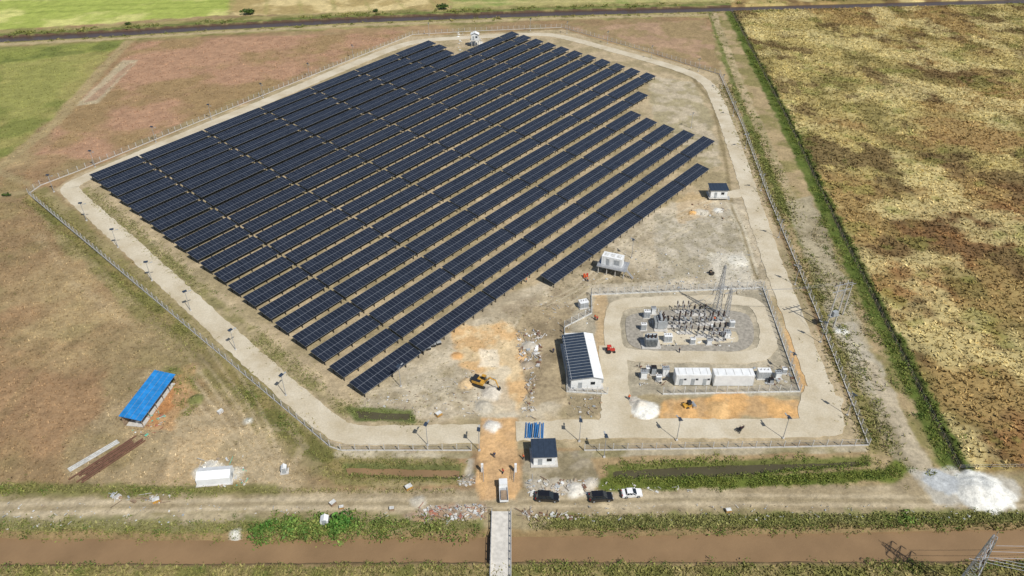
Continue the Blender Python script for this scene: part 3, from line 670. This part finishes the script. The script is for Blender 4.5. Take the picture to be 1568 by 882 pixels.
for k in(-2.3,0,2.3): wire((tx+k,ty,9),(hx+k,hy,15.3),1.5,.025); wire((bx+k,by+k*.5,13),(bx+90,by+8+k,13),4,.04); wire((bx+k,by,11),(bx+90,by-12+k,11),4,.04); wire((tx+k*.6,ty,8),(tx-8+k,ty-4,3.8),.3)
# ------------------------------------------------------------------ vehicles
def car(name,px,py,ang,paint,Lc=4.7,Wc=1.85,Hc=1.75,suv=True):
    b=B(); x,y=G(px,py); h=Lc/2; w2=Wc/2
    prof=[(-h,.45),(-h+.05,.85),(-h+.15,1.0),(h-1.25,1.02),(h-.25,.86),(h,.68),(h,.4),(h-.2,.28),(-h+.2,.28)]
    b.prism(prof,-w2,w2,paint)
    back=-h+.15 if suv else -h+.75
    base=[(back,1.0),(h-1.2,1.02)]; top=[(back+.35,Hc),(h-2.1,Hc)]
    wi=w2-.06; wt=w2-.25
    vs=[(base[0][0],-wi,1.0),(base[1][0],-wi,1.02),(base[1][0],wi,1.02),(base[0][0],wi,1.0),(top[0][0],-wt,Hc-.06),(top[1][0],-wt,Hc-.06),(top[1][0],wt,Hc-.06),(top[0][0],wt,Hc-.06)]
    b.add(vs,[(0,1,5,4),(1,2,6,5),(2,3,7,6),(3,0,4,7)],glass)
    b.box(((top[0][0]+top[1][0])/2,0,Hc-.02),(top[1][0]-top[0][0]+.1,2*wt+.06,.1),paint)
    for s in(-1,1):
        for f in(0,.36,.68,1):
            xb=base[0][0]+f*(base[1][0]-base[0][0]); xt=top[0][0]+f*(top[1][0]-top[0][0]); b.tube((xb,s*(wi+.005),1.0),(xt,s*(wt+.01),Hc-.05),.045,paint,n=4)
        b.box((h-1.45,s*(w2+.09),1.08),(.18,.18,.14),paint)
        b.box((h-.04,s*(w2-.35),.74),(.12,.42,.14),offw); b.box((-h+.01,s*(w2-.25),.88),(.1,.3,.2),redlamp)
        for xx in(-h+.85,h-.9):
            b.tube((xx,s*(w2-.2),.36),(xx,s*(w2+.02),.36),.36,black,n=14); b.tube((xx,s*(w2+.01),.36),(xx,s*(w2+.04),.36),.2,galv,n=10)
    return b.done(name,(x,y,.02),ang,bevel=.04)
car("suv_car",838,764,math.radians(-3),carb,4.9,1.95,1.8); car("suv_car",920,764,math.radians(4),carb,4.9,1.95,1.8)
car("hatchback_car",967,758,math.radians(4),carw,4.3,1.8,1.5,False)
# small white flatbed truck
b=B(); x,y=G(771,755)
b.box((0,-1.2,.85),(1.75,3.6,.18),galv); 
for s in(-1,1): b.box((s*.87,-1.2,1.15),(.06,3.6,.45),white)
b.box((0,-3.0,1.15),(1.75,.06,.45),white); b.box((0,.62,1.15),(1.75,.06,.6),white)
b.prism([(.75,.5),(2.6,.5),(2.65,1.1),(2.25,1.95),(.75,2.0)],-.87,.87,white)
for i in range(len(b.v)-10,len(b.v)): 
    vx,vy,vz=b.v[i]; b.v[i]=(-vy,vx,vz)
b.box((0,2.5,1.5),(1.5,.06,.55),glass,tilt=.42)
for s in(-1,1):
    b.box((s*.885,1.6,1.5),(.03,.9,.45),glass)
    for yy in(-2.1,1.9): b.tube((s*.65,yy,.36),(s*.9,yy,.36),.36,black,n=12)
b.box((0,-1.4,1.1),(1.2,2.2,.35),wood)
b.done("flatbed_truck",(x,y,.02),math.radians(3))
# small red tractor beside the control building
b=B(); x,y=G(935,539)
b.box((.3,0,.75),(1.5,.7,.5),redm); b.box((-.6,0,1.0),(.7,.9,.5),redm); b.box((-.5,0,2.0),(1.1,1.1,.08),redm)
for sx in(-.95,-.05):
    for s in(-1,1): b.tube((sx,s*.45,1.1),(sx,s*.45,2.0),.04,dark)
for s in(-1,1): b.tube((-.6,s*.5,.55),(-.6,s*.85,.55),.55,black,n=14); b.tube((.85,s*.45,.32),(.85,s*.7,.32),.32,black,n=12)
b.tube((.7,.1,1.0),(.7,.1,1.6),.05,dark)
b.done("tractor",(x,y,.05),.1,bevel=.03)
def excavator(px,py,rot,sc=1.0):
    b=B(); x,y=G(px,py)
    for s in(-1,1):
        b.prism([(-1.7,.15),(-1.9,.45),(-1.7,.8),(1.7,.8),(1.9,.45),(1.7,.15)],s*1.15-.3,s*1.15+.3,dark)
    b.box((0,0,.75),(1.6,1.8,.4),dark); b.box((-.4,0,1.35),(3.2,2.4,.8),yel); b.box((-1.5,0,1.9),(1.2,2.3,.5),dark); b.box((-.3,-.7,1.8),(1.2,.9,.2),dark)
    b.box((.65,.7,2.1),(1.2,.95,1.4),glass,taper=.85); b.box((.65,.7,2.85),(1.1,.9,.1),yel)
    P_=[(1.1,-.1,1.6),(2.8,-.1,3.6),(4.4,-.1,3.3)]
    for p,q in zip(P_,P_[1:]): b.tube(p,q,.24,yel,.2,6)
    b.tube((4.4,-.1,3.4),(5.2,-.1,1.2),.18,yel,.14,6); b.tube((1.6,-.1,1.4),(2.7,-.1,3.1),.08,galv)
    b.tube((3.2,-.1,3.8),(4.6,-.1,3.8),.07,galv)
    b.prism([(5.0,1.2),(5.6,1.1),(5.7,.5),(5.2,.2),(4.8,.6)],-.6,.4,dark)
    o=b.done("excavator",(x,y,0),rot,bevel=.04); o.scale=(sc,)*3
excavator(736,589,math.radians(-25),.95)
# compactor roller
b=B(); x,y=G(1055,624)
b.tube((1.4,-1,.65),(1.4,1,.65),.65,galv,n=16); b.box((.9,0,.9),(1.6,.3,.3),yel); b.box((-.9,0,1.15),(2.2,1.5,.8),yel); b.box((-.2,0,2.0),(1.1,1.2,1.0),glass,taper=.85); b.box((-.2,0,2.55),(1.2,1.3,.1),dark)
for s in(-1,1): b.tube((-1,s*.7,.6),(-1,s*1.1,.6),.6,black,n=14); b.box((1.2,s*1.08,.75),(1.1,.1,.2),yel)
b.done("road_roller",(x,y,0),.3,bevel=.03).scale=(.8,.8,.8)
def motorbike(px,py,rot):
    b=B(); x,y=G(px,py)
    for xx in(-.65,.65):
        for k in range(12):
            a0=k*math.pi/6;a1=(k+1)*math.pi/6; b.tube((xx+.28*math.cos(a0),0,.3+.28*math.sin(a0)),(xx+.28*math.cos(a1),0,.3+.28*math.sin(a1)),.06,black,n=5)
    b.tube((-.65,0,.3),(0,0,.5),.06,dark); b.tube((0,0,.5),(.5,0,.8),.1,redm); b.tube((.65,0,.3),(.45,0,1.05),.04,galv); b.tube((.42,-.35,1.08),(.42,.35,1.08),.03,dark); b.box((-.3,0,.78),(.8,.24,.12),black); b.box((.15,0,.75),(.4,.28,.22),dark); b.box((0,0,.45),(.35,.25,.3),dark)
    b.done("motorcycle",(x,y,.07),rot)
motorbike(1131,659,.5); motorbike(1136,658,.8); motorbike(1134,661,1.0)
# ------------------------------------------------------------------ yard objects
b=B(); x,y=G(818,660)
for k in range(11): b.tube((-2.1+k*.4+random.uniform(-.1,.1),-2.3,.15),(-2.1+k*.4+.3,2.3+random.uniform(-.3,.3),.15),.13,bluem2,n=8)
for k in range(7): b.tube((-1.8+k*.45,-2.2,.42),(-1.6+k*.5,2.1+random.uniform(-.5,.3),.42),.13,bluem2 if k%3 else gray,n=8)
b.done("pipe_stack",(x,y,.02),0)
b=B(); x,y=G(164,706)
for k in range(7):
    o=(k-3)*.5; b.box((random.uniform(-1,1),o,.25+.1*(k%2)),(14+random.uniform(-3,2),.2,.25),rust)
b.done("steel_beam_pile",(x,y,0),math.radians(54))
b=B(); x,y=G(146,700)
for k in range(3): b.box((0,k*.5,.2),(11,.2,.25),offw)
b.done("concrete_beam_pile",(x,y,0),math.radians(50))
def tent(name,px,py,L_,W_,h,rot,m=white):
    b=B(); x,y=G(px,py); b.prism([(-W_/2,0),(-W_/2,h*.72),(0,h),(W_/2,h*.72),(W_/2,0)],-L_/2,L_/2,m); b.box((0,-L_/2-.03,.8),(.9,.06,1.6),gray); b.box((0,0,.05),(W_+.6,L_+.6,.1),conc); b.tube((0,-L_/2,h+.02),(0,L_/2,h+.02),.06,m)
    for k in(-1,0,1): b.box((W_/2+.02,k*L_*.3,h*.45),(.05,.6,.5),dark)
    b.done(name,(x,y,0),rot)
tent("white_storage_hut",331,733,7,3.4,2.6,math.radians(96)); tent("site_toilet",436,722,1.2,1.2,2.0,.2); tent("site_toilet",498,800,1.5,1.6,1.8,.1)
def slabpile(name,poly,n,smin,smax,mats,zmax=.35):
    q=GP(poly); xs=[a for a,_ in q]; ys=[b_ for _,b_ in q]; X=np.random.default_rng(len(name)+n).uniform(min(xs),max(xs),n*6); Y=np.random.default_rng(n).uniform(min(ys),max(ys),n*6)
    I=np.nonzero(sdpoly(X,Y,q)<0)[0][:n]; b=B()
    for i in I:
        s=smin+(smax-smin)*random.random()**2.2; m=random.choice(mats); z=random.uniform(.0,zmax)
        if random.random()<.35: 
            a=random.random()*6.3; l_=s*2.0; b.tube((X[i],Y[i],z+.05),(X[i]+l_*math.cos(a),Y[i]+l_*math.sin(a),z+random.uniform(0,.3)),.06,m,n=4)
        else: b.box((X[i],Y[i],z*.6),(s,s*random.uniform(.3,.9),s*random.uniform(.12,.4)),m,rot=random.random()*3.1,tilt=random.uniform(-.4,.4),taper=random.uniform(.5,1))
    b.done(name)
soil=mat("soil_clod",(.34,.27,.19),.95,var=.3)
DM=[offw,conc,conc,soil,gray,wood,rust,soil]
slabpile("construction_debris",[(792,505),(828,505),(830,560),(795,570)],190,.25,1.4,DM+[white,white])
slabpile("construction_debris",[(806,570),(822,570),(815,640),(800,640)],80,.2,1.1,DM)
slabpile("construction_debris",[(640,778),(745,772),(745,796),(650,800)],240,.2,1.2,[offw,conc,redt,soil,wood,gray,soil])
slabpile("construction_debris",[(805,735),(905,735),(900,756),(805,760)],140,.2,1.1,DM+[white])
slabpile("construction_debris",[(700,730),(728,725),(728,742),(705,744)],40,.2,1.0,DM)
slabpile("construction_debris",[(800,782),(890,790),(880,796),(800,794)],60,.3,1.4,[offw,wood,conc,rust])
slabpile("construction_debris",[(1000,430),(1170,430),(1168,452),(1000,450)],110,.2,.8,[conc,offw,gray,soil])
slabpile("construction_debris",[(975,560),(1025,560),(1025,590),(980,590)],60,.25,1.1,DM+[dark,dark])
slabpile("construction_debris",[(1150,560),(1215,558),(1220,592),(1155,592)],55,.25,1.1,DM+[dark])
slabpile("construction_debris",[(985,475),(1120,470),(1125,530),(985,532)],140,.25,1.0,[gray,offw,dark,white,insul])
slabpile("construction_debris",[(300,705),(375,700),(380,745),(310,745)],60,.2,1.1,[offw,conc,teal,soil])
slabpile("construction_debris",[(215,625),(260,625),(250,665),(200,668)],45,.2,1.1,[teal,wood,redt,offw])
slabpile("construction_debris",[(165,756),(265,758),(262,770),(165,768)],35,.3,1.4,[wood,offw,conc,wood,gray])
slabpile("construction_debris",[(1055,310),(1115,312),(1115,335),(1055,335)],50,.2,.9,DM)
slabpile("construction_debris",[(700,50),(750,55),(760,78),(700,80)],60,.3,1.5,[white,offw,conc])
slabpile("construction_debris",[(930,385),(1160,380),(1180,430),(900,430)],200,.12,.6,[conc,offw,gray,soil])
slabpile("construction_debris",[(560,610),(760,560),(740,640),(580,630)],200,.12,.6,[conc,offw,wood,soil])
slabpile("construction_debris",[(870,440),(960,380),(900,500),(840,520),(800,480)],150,.12,.7,[conc,offw,wood,soil])
slabpile("construction_debris",[(870,605),(930,605),(905,640),(870,640)],50,.15,.8,[conc,offw,wood,soil,gray])
slabpile("construction_debris",[(905,735),(1030,745),(1080,756),(905,756)],30,.15,.7,[conc,offw])
slabpile("construction_debris",[(0,770),(380,772),(700,790),(0,812)],170,.12,.5,[conc,offw,gray,soil])
slabpile("construction_debris",[(870,770),(1560,775),(1560,795),(870,800)],170,.12,.5,[conc,offw,gray,soil])
for (a,c,s) in[(510,772,.8),(523,778,.6),(600,780,.6),(626,748,.9),(672,636,.9),(1115,783,.7),(338,632,.8),(240,768,.9)]:
    b=B(); x,y=G(a,c); b.box((0,0,.5*s),(1.5*s,1.1*s,.8*s),random.choice([wood,offw,yel])); b.box((0,0,.05),(1.7*s,1.3*s,.1),wood); b.box((0,0,.93*s),(1.55*s,1.15*s,.06),offw)
    for k in(-1,0,1): b.box((k*.5*s,-.56*s,.5*s),(.08,.05,.8*s),wood)
    b.done("crate",(x,y,0),random.random())
b=B(); x,y=G(1089,420); b.tube((0,-.6,.6),(0,.6,.6),.25,wood,n=10)
for s in(-1,1): b.tube((0,s*.5,.6),(0,s*.6,.6),.7,black,n=16)
b.done("cable_drum",(x,y,0),.4)
b=B()
for (a,c) in[(656,535),(664,530),(672,527),(645,540)]:
    x,y=G(a,c); b.box((x,y,.4),(1.2,.9,.7),dark,rot=.4); b.box((x,y,.8),(1.3,1,.08),gray,rot=.4)
b.done("pallet_stack")
# ------------------------------------------------------------------ workers
def worker(px,py,rot,top,pose=0):
    x,y=G(px,py)
    sp=.16 if pose else .06
    vs=[(0,0,.95),(0,.0,1.15),(0,.01,1.38),(0,.02,1.5),(0,.04,1.6),(0,.05,1.72),
        (-.11,0,.9),(-.12,sp,.5),(-.12,-sp*.3,.08),(-.12,.14-sp*.3,.04),(.11,0,.9),(.12,sp*.2,.5),(.12,-sp*1.6,.1),(.12,.13-sp*1.6,.04),
        (-.2,.01,1.4),(-.27,.03,1.12),(-.25,.16,.9),(-.24,.2,.82),(.2,.01,1.4),(.28,0,1.12),(.27,.12,.88),(.26,.16,.8)]
    ed=[(0,1),(1,2),(2,3),(3,4),(4,5),(0,6),(6,7),(7,8),(8,9),(0,10),(10,11),(11,12),(12,13),(2,14),(14,15),(15,16),(16,17),(2,18),(18,19),(19,20),(20,21)]
    rd=[.15,.14,.17,.06,.1,.08,.1,.07,.05,.045,.1,.07,.05,.045,.075,.05,.04,.035,.075,.05,.04,.035]
    me=bpy.data.meshes.new("body"); me.from_pydata(vs,ed,[]); ob=bpy.data.objects.new("construction_worker",me); scene.collection.objects.link(ob)
    md=ob.modifiers.new("skin","SKIN"); md.use_smooth_shade=True
    for i,r in enumerate(rd): me.skin_vertices[0].data[i].radius=(r,r*(.75 if i in(0,1,2) else 1))
    me.skin_vertices[0].data[0].use_root=True
    dg=bpy.context.evaluated_depsgraph_get(); em=bpy.data.meshes.new_from_object(ob.evaluated_get(dg)); 
    for m in (navy,top,skin,yel,dark): em.materials.append(m)
    for p in em.polygons:
        z=p.center.z; ax_=abs(p.center.x); hand=(ax_>.2 and z<.92)
        p.material_index=2 if hand or 1.46<z<=1.66 else(3 if z>1.66 else(4 if z<.12 else(0 if z<.97 else 1)))
    ob.modifiers.clear(); ob.data=em; ob.location=(x,y,0.02); ob.rotation_euler=(0,0,rot)
for i,(a,c,m) in enumerate([(897,428,orgm),(900,431,orgm),(911,489,orgm),(914,491,redm),(801,703,orgm),(757,700,navy),(806,432,orgm),(1093,492,orgm),(847,540,navy),(770,725,redm),(963,612,orgm),(1040,540,navy)]): worker(a,c,i*1.3,m,i%2)
b=B(); x,y=G(900,426); b.tube((0,0,0),(0,0,1.1),.35,orgm,n=12); b.tube((0,0,1.1),(0,0,1.18),.2,redm,n=10); b.tube((.9,.4,0),(.9,.4,1.0),.3,redm,n=12); b.done("fuel_drum",(x-1,y+.6,0))
# ------------------------------------------------------------------ vegetation
def inpoly(poly,n,seed):
    q=GP(poly); r=np.random.default_rng(seed); A=np.array(q); lo=A.min(0);hi=A.max(0); X=np.zeros(0);Y=np.zeros(0)
    while len(X)<n:
        a=r.uniform(lo[0],hi[0],n*2); c=r.uniform(lo[1],hi[1],n*2); k=sdpoly(a,c,q)<0; X=np.append(X,a[k]);Y=np.append(Y,c[k])
    return X[:n],Y[:n]
def alongline(pts,wd,n,seed):
    q=np.array(GP(pts)); r=np.random.default_rng(seed); sg=np.linalg.norm(np.diff(q,axis=0),axis=1); cu=np.r_[0,np.cumsum(sg)]; s=r.uniform(0,cu[-1],n*3)
    s=s[vn(s,s*0+seed,9,seed)+r.normal(0,.15,n*3)>.38][:n]; n=len(s)
    X=np.interp(s,cu,q[:,0]);Y=np.interp(s,cu,q[:,1]); return X+r.normal(0,wd/2.2,n),Y+r.normal(0,wd/2.2,n)
tm=colmat("dry_grass",island=.28); lf=colmat("leaves",rough=.7,island=.35)
def tufts(name,X,Y,hmin,hmax,seed,nb=4,cs=(.75,1.15),tint=None,wd=.35):
    r=np.random.default_rng(seed); n=len(X); c,z=ground(X,Y)
    if tint is not None: c=c*.45+lin(tint)*.6
    c=c*1.2*r.uniform(cs[0],cs[1],n)[:,None]; h=r.uniform(hmin,hmax,n)
    N=n*nb; X=np.repeat(X,nb);Y=np.repeat(Y,nb);z=np.repeat(z,nb);h=np.repeat(h,nb)*r.uniform(.6,1.1,N); c=np.repeat(c,nb,0)*r.uniform(.85,1.15,N)[:,None]
    a=r.uniform(0,2*np.pi,N); w_=wd*h*r.uniform(.6,1.2,N); ln=h*r.uniform(.5,1.3,N); b2=r.uniform(0,2*np.pi,N)
    dx,dy=np.cos(a)*w_,np.sin(a)*w_; ex,ey=np.cos(b2)*ln,np.sin(b2)*ln
    v0=np.stack([X-dx,Y-dy,z-.05],1);v1=np.stack([X+dx,Y+dy,z-.05],1);v2=np.stack([X+ex+dx*.5,Y+ey+dy*.5,z+h*.8],1);v3=np.stack([X+ex-dx*.5,Y+ey-dy*.5,z+h*.7],1)
    Vv=np.stack([v0,v1,v2,v3],1).reshape(-1,3); np_mesh(name,Vv,np.arange(N*4).reshape(-1,4),tm,np.repeat(c,4,0))
def shrubs(name,X,Y,rmin,rmax,seed,col,col2,nl=45,ls=.24,flatz=.7):
    r=np.random.default_rng(seed); n=len(X); _,z=ground(X,Y); R=rmin+(rmax-rmin)*r.random(n)**1.7; t=r.random(n)[:,None]; c=(lin(col)*(1-t)+lin(col2)*t)*1.2
    cnt=np.maximum(10,(nl*(R/rmax)**1.5).astype(int)); ix=np.repeat(np.arange(n),cnt); N=len(ix)
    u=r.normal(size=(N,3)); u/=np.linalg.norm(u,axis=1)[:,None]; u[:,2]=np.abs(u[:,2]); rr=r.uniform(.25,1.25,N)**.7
    lob=1+.35*np.sin(u[:,0]*4+ix)*np.cos(u[:,1]*5+ix*2)
    Pn=np.stack([X[ix],Y[ix],z[ix]],1)+u*(R[ix]*rr*lob)[:,None]*np.array([1.15,1.15,flatz])
    A=r.normal(size=(N,3));A[:,2]*=.6;A/=np.linalg.norm(A,axis=1)[:,None]; Bv=np.cross(A,r.normal(size=(N,3))); Bv/=np.linalg.norm(Bv,axis=1)[:,None]
    s=(ls*r.uniform(.5,1.3,N)*np.clip(R[ix],.6,2))[:,None]
    Vv=np.stack([Pn-A*s,Pn-Bv*s*.5,Pn+A*s,Pn+Bv*s*.5],1).reshape(-1,3)
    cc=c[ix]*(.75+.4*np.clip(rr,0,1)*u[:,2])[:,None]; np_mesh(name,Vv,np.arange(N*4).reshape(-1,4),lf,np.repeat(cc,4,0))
X,Y=inpoly([(1122,15),(1203,175),(1293,365),(1385,548),(1474,718),(1640,718),(1640,5)],54000,1); tufts("field_grass",X,Y,.25,.9,2,4,(.68,1.25))
X,Y=inpoly([(-60,310),(40,310),(240,500),(420,660),(500,742),(-60,742)],16000,3); tufts("field_grass",X,Y,.15,.45,4,3,(.75,1.15))
X,Y=inpoly([(-60,80),(190,65),(620,50),(590,66),(120,255),(45,290),(-60,300)],14000,5); tufts("field_grass",X,Y,.15,.5,6,3,(.75,1.15))
X,Y=inpoly([(-60,740),(700,750),(740,815),(-60,818)],7000,7); k=np.abs(Y-G(0,776)[1])>3.5; tufts("verge_grass",X[k],Y[k],.15,.5,8,4,(.7,1.1),(116,116,66))
X,Y=inpoly([(810,790),(1600,785),(1600,806),(810,812)],3500,9); tufts("verge_grass",X,Y,.2,.6,10,4,(.7,1.1),(112,114,62))
X,Y=inpoly([(-60,868),(1620,864),(1620,950),(-60,950)],11000,11); tufts("bank_grass",X,Y,.2,.7,12,4,(.7,1.15),(120,116,66))
X,Y=alongline([(48,302),(160,400),(300,530),(420,635),(520,718),(610,722),(715,722)],5,4500,13); tufts("ditch_grass",X,Y,.2,.5,14,4,(.7,1.1),(112,112,62))
X,Y=alongline([(1110,130),(1145,200),(1190,300),(1262,470),(1345,680)],6,5500,15); tufts("ditch_grass",X,Y,.2,.7,16,4,(.7,1.1),(112,114,60))
X,Y=alongline([(130,288),(250,393),(400,523),(520,620),(640,648)],3.5,2600,17); tufts("weeds",X,Y,.2,.5,18,4,(.7,1.1),(104,110,60))
X,Y=inpoly([(640,640),(560,600),(850,430),(1000,320),(1160,330),(1190,440),(880,450)],1300,19); tufts("weeds",X,Y,.15,.4,20,4,(.7,1.1),(116,114,72))
G1,G2=(78,96,42),(122,122,62)
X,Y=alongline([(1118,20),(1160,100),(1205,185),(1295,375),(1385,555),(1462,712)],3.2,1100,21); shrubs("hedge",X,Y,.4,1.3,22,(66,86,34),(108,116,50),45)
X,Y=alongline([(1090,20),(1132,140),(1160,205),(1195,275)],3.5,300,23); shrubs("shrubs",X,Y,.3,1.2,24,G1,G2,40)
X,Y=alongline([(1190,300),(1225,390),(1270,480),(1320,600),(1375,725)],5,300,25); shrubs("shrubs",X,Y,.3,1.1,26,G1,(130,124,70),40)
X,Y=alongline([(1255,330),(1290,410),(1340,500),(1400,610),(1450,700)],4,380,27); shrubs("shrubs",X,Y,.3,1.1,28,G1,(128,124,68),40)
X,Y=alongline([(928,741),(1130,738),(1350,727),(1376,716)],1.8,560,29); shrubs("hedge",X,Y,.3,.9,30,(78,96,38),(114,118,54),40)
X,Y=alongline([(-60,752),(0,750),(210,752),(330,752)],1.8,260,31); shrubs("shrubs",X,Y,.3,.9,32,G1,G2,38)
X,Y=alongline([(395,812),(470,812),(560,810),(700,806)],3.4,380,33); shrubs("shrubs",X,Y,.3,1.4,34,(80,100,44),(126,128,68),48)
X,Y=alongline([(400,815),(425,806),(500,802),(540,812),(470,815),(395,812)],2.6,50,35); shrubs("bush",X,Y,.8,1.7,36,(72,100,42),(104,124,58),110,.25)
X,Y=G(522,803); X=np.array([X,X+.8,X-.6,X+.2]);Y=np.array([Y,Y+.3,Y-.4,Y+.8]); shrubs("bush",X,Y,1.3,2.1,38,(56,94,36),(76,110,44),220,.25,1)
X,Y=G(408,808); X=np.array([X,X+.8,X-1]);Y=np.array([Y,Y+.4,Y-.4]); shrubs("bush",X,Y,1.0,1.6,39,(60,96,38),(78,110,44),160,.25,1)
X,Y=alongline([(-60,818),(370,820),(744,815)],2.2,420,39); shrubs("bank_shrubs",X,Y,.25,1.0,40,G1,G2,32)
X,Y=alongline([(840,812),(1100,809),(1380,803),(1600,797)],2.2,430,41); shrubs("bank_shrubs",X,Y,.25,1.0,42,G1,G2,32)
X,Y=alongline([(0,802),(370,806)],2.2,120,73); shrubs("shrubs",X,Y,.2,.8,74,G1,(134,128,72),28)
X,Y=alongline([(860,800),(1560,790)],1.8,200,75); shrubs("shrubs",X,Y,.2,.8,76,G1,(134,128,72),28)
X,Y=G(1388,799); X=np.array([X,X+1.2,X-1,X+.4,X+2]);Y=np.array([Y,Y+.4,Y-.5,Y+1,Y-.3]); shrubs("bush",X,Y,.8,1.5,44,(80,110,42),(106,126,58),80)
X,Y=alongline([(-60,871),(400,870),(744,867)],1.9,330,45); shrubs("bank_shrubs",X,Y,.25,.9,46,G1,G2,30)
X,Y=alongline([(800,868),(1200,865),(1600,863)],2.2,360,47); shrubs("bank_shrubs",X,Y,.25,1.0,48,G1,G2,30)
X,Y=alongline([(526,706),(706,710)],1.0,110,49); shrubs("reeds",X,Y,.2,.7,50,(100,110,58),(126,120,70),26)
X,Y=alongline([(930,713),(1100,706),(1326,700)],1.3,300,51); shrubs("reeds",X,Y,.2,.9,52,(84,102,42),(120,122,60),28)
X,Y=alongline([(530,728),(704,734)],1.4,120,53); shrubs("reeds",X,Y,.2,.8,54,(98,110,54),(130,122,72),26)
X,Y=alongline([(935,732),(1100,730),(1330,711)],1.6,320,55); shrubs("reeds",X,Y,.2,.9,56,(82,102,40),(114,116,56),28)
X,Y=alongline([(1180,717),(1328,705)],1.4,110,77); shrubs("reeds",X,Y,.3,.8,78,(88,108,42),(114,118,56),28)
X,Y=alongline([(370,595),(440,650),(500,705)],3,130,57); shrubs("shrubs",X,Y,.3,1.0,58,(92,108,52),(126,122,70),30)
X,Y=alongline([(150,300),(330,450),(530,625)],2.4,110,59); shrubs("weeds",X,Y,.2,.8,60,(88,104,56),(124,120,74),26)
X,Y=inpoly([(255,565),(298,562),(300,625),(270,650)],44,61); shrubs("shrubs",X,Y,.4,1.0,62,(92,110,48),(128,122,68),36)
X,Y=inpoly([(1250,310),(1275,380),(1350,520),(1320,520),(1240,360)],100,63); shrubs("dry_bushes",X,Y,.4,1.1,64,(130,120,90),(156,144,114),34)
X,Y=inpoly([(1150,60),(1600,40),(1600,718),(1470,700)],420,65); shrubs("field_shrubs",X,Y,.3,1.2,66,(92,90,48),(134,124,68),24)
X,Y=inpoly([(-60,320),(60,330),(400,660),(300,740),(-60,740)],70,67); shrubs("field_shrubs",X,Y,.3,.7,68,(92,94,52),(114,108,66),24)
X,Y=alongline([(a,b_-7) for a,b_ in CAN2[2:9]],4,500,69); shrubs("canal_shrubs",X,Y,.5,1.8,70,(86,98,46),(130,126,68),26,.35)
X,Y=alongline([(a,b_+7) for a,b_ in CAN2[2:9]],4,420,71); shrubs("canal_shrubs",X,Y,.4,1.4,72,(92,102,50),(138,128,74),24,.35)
# distant small trees
for i,(a,c,s) in enumerate([(380,22,3.2),(385,21,2.6),(679,14,3.0),(10,300,1.1),(575,18,1.6),(196,38,1.6)]):
    x,y=G(a,c); b=B(); b.tube((0,0,0),(.1,0,s*.9),.25,wood,.12,7)
    for k in range(5): an=k*1.3; b.tube((.05,0,s*.6),(math.cos(an)*s*.5,math.sin(an)*s*.5,s*1.1),.1,wood,.04,5)
    tr=b.done("tree",(x,y,0))
    r=np.random.default_rng(i); xs=x+r.normal(0,s*.35,14); ys=y+r.normal(0,s*.35,14)
    shrubs("crown",xs,ys,s*.4,s*.6,80+i,(52,74,34),(76,92,42),90,.35)
    cr=scene.collection.objects["crown"]; cr.name="tree_crown"; cr.location=(-x,-y,s*.5); cr.parent=tr
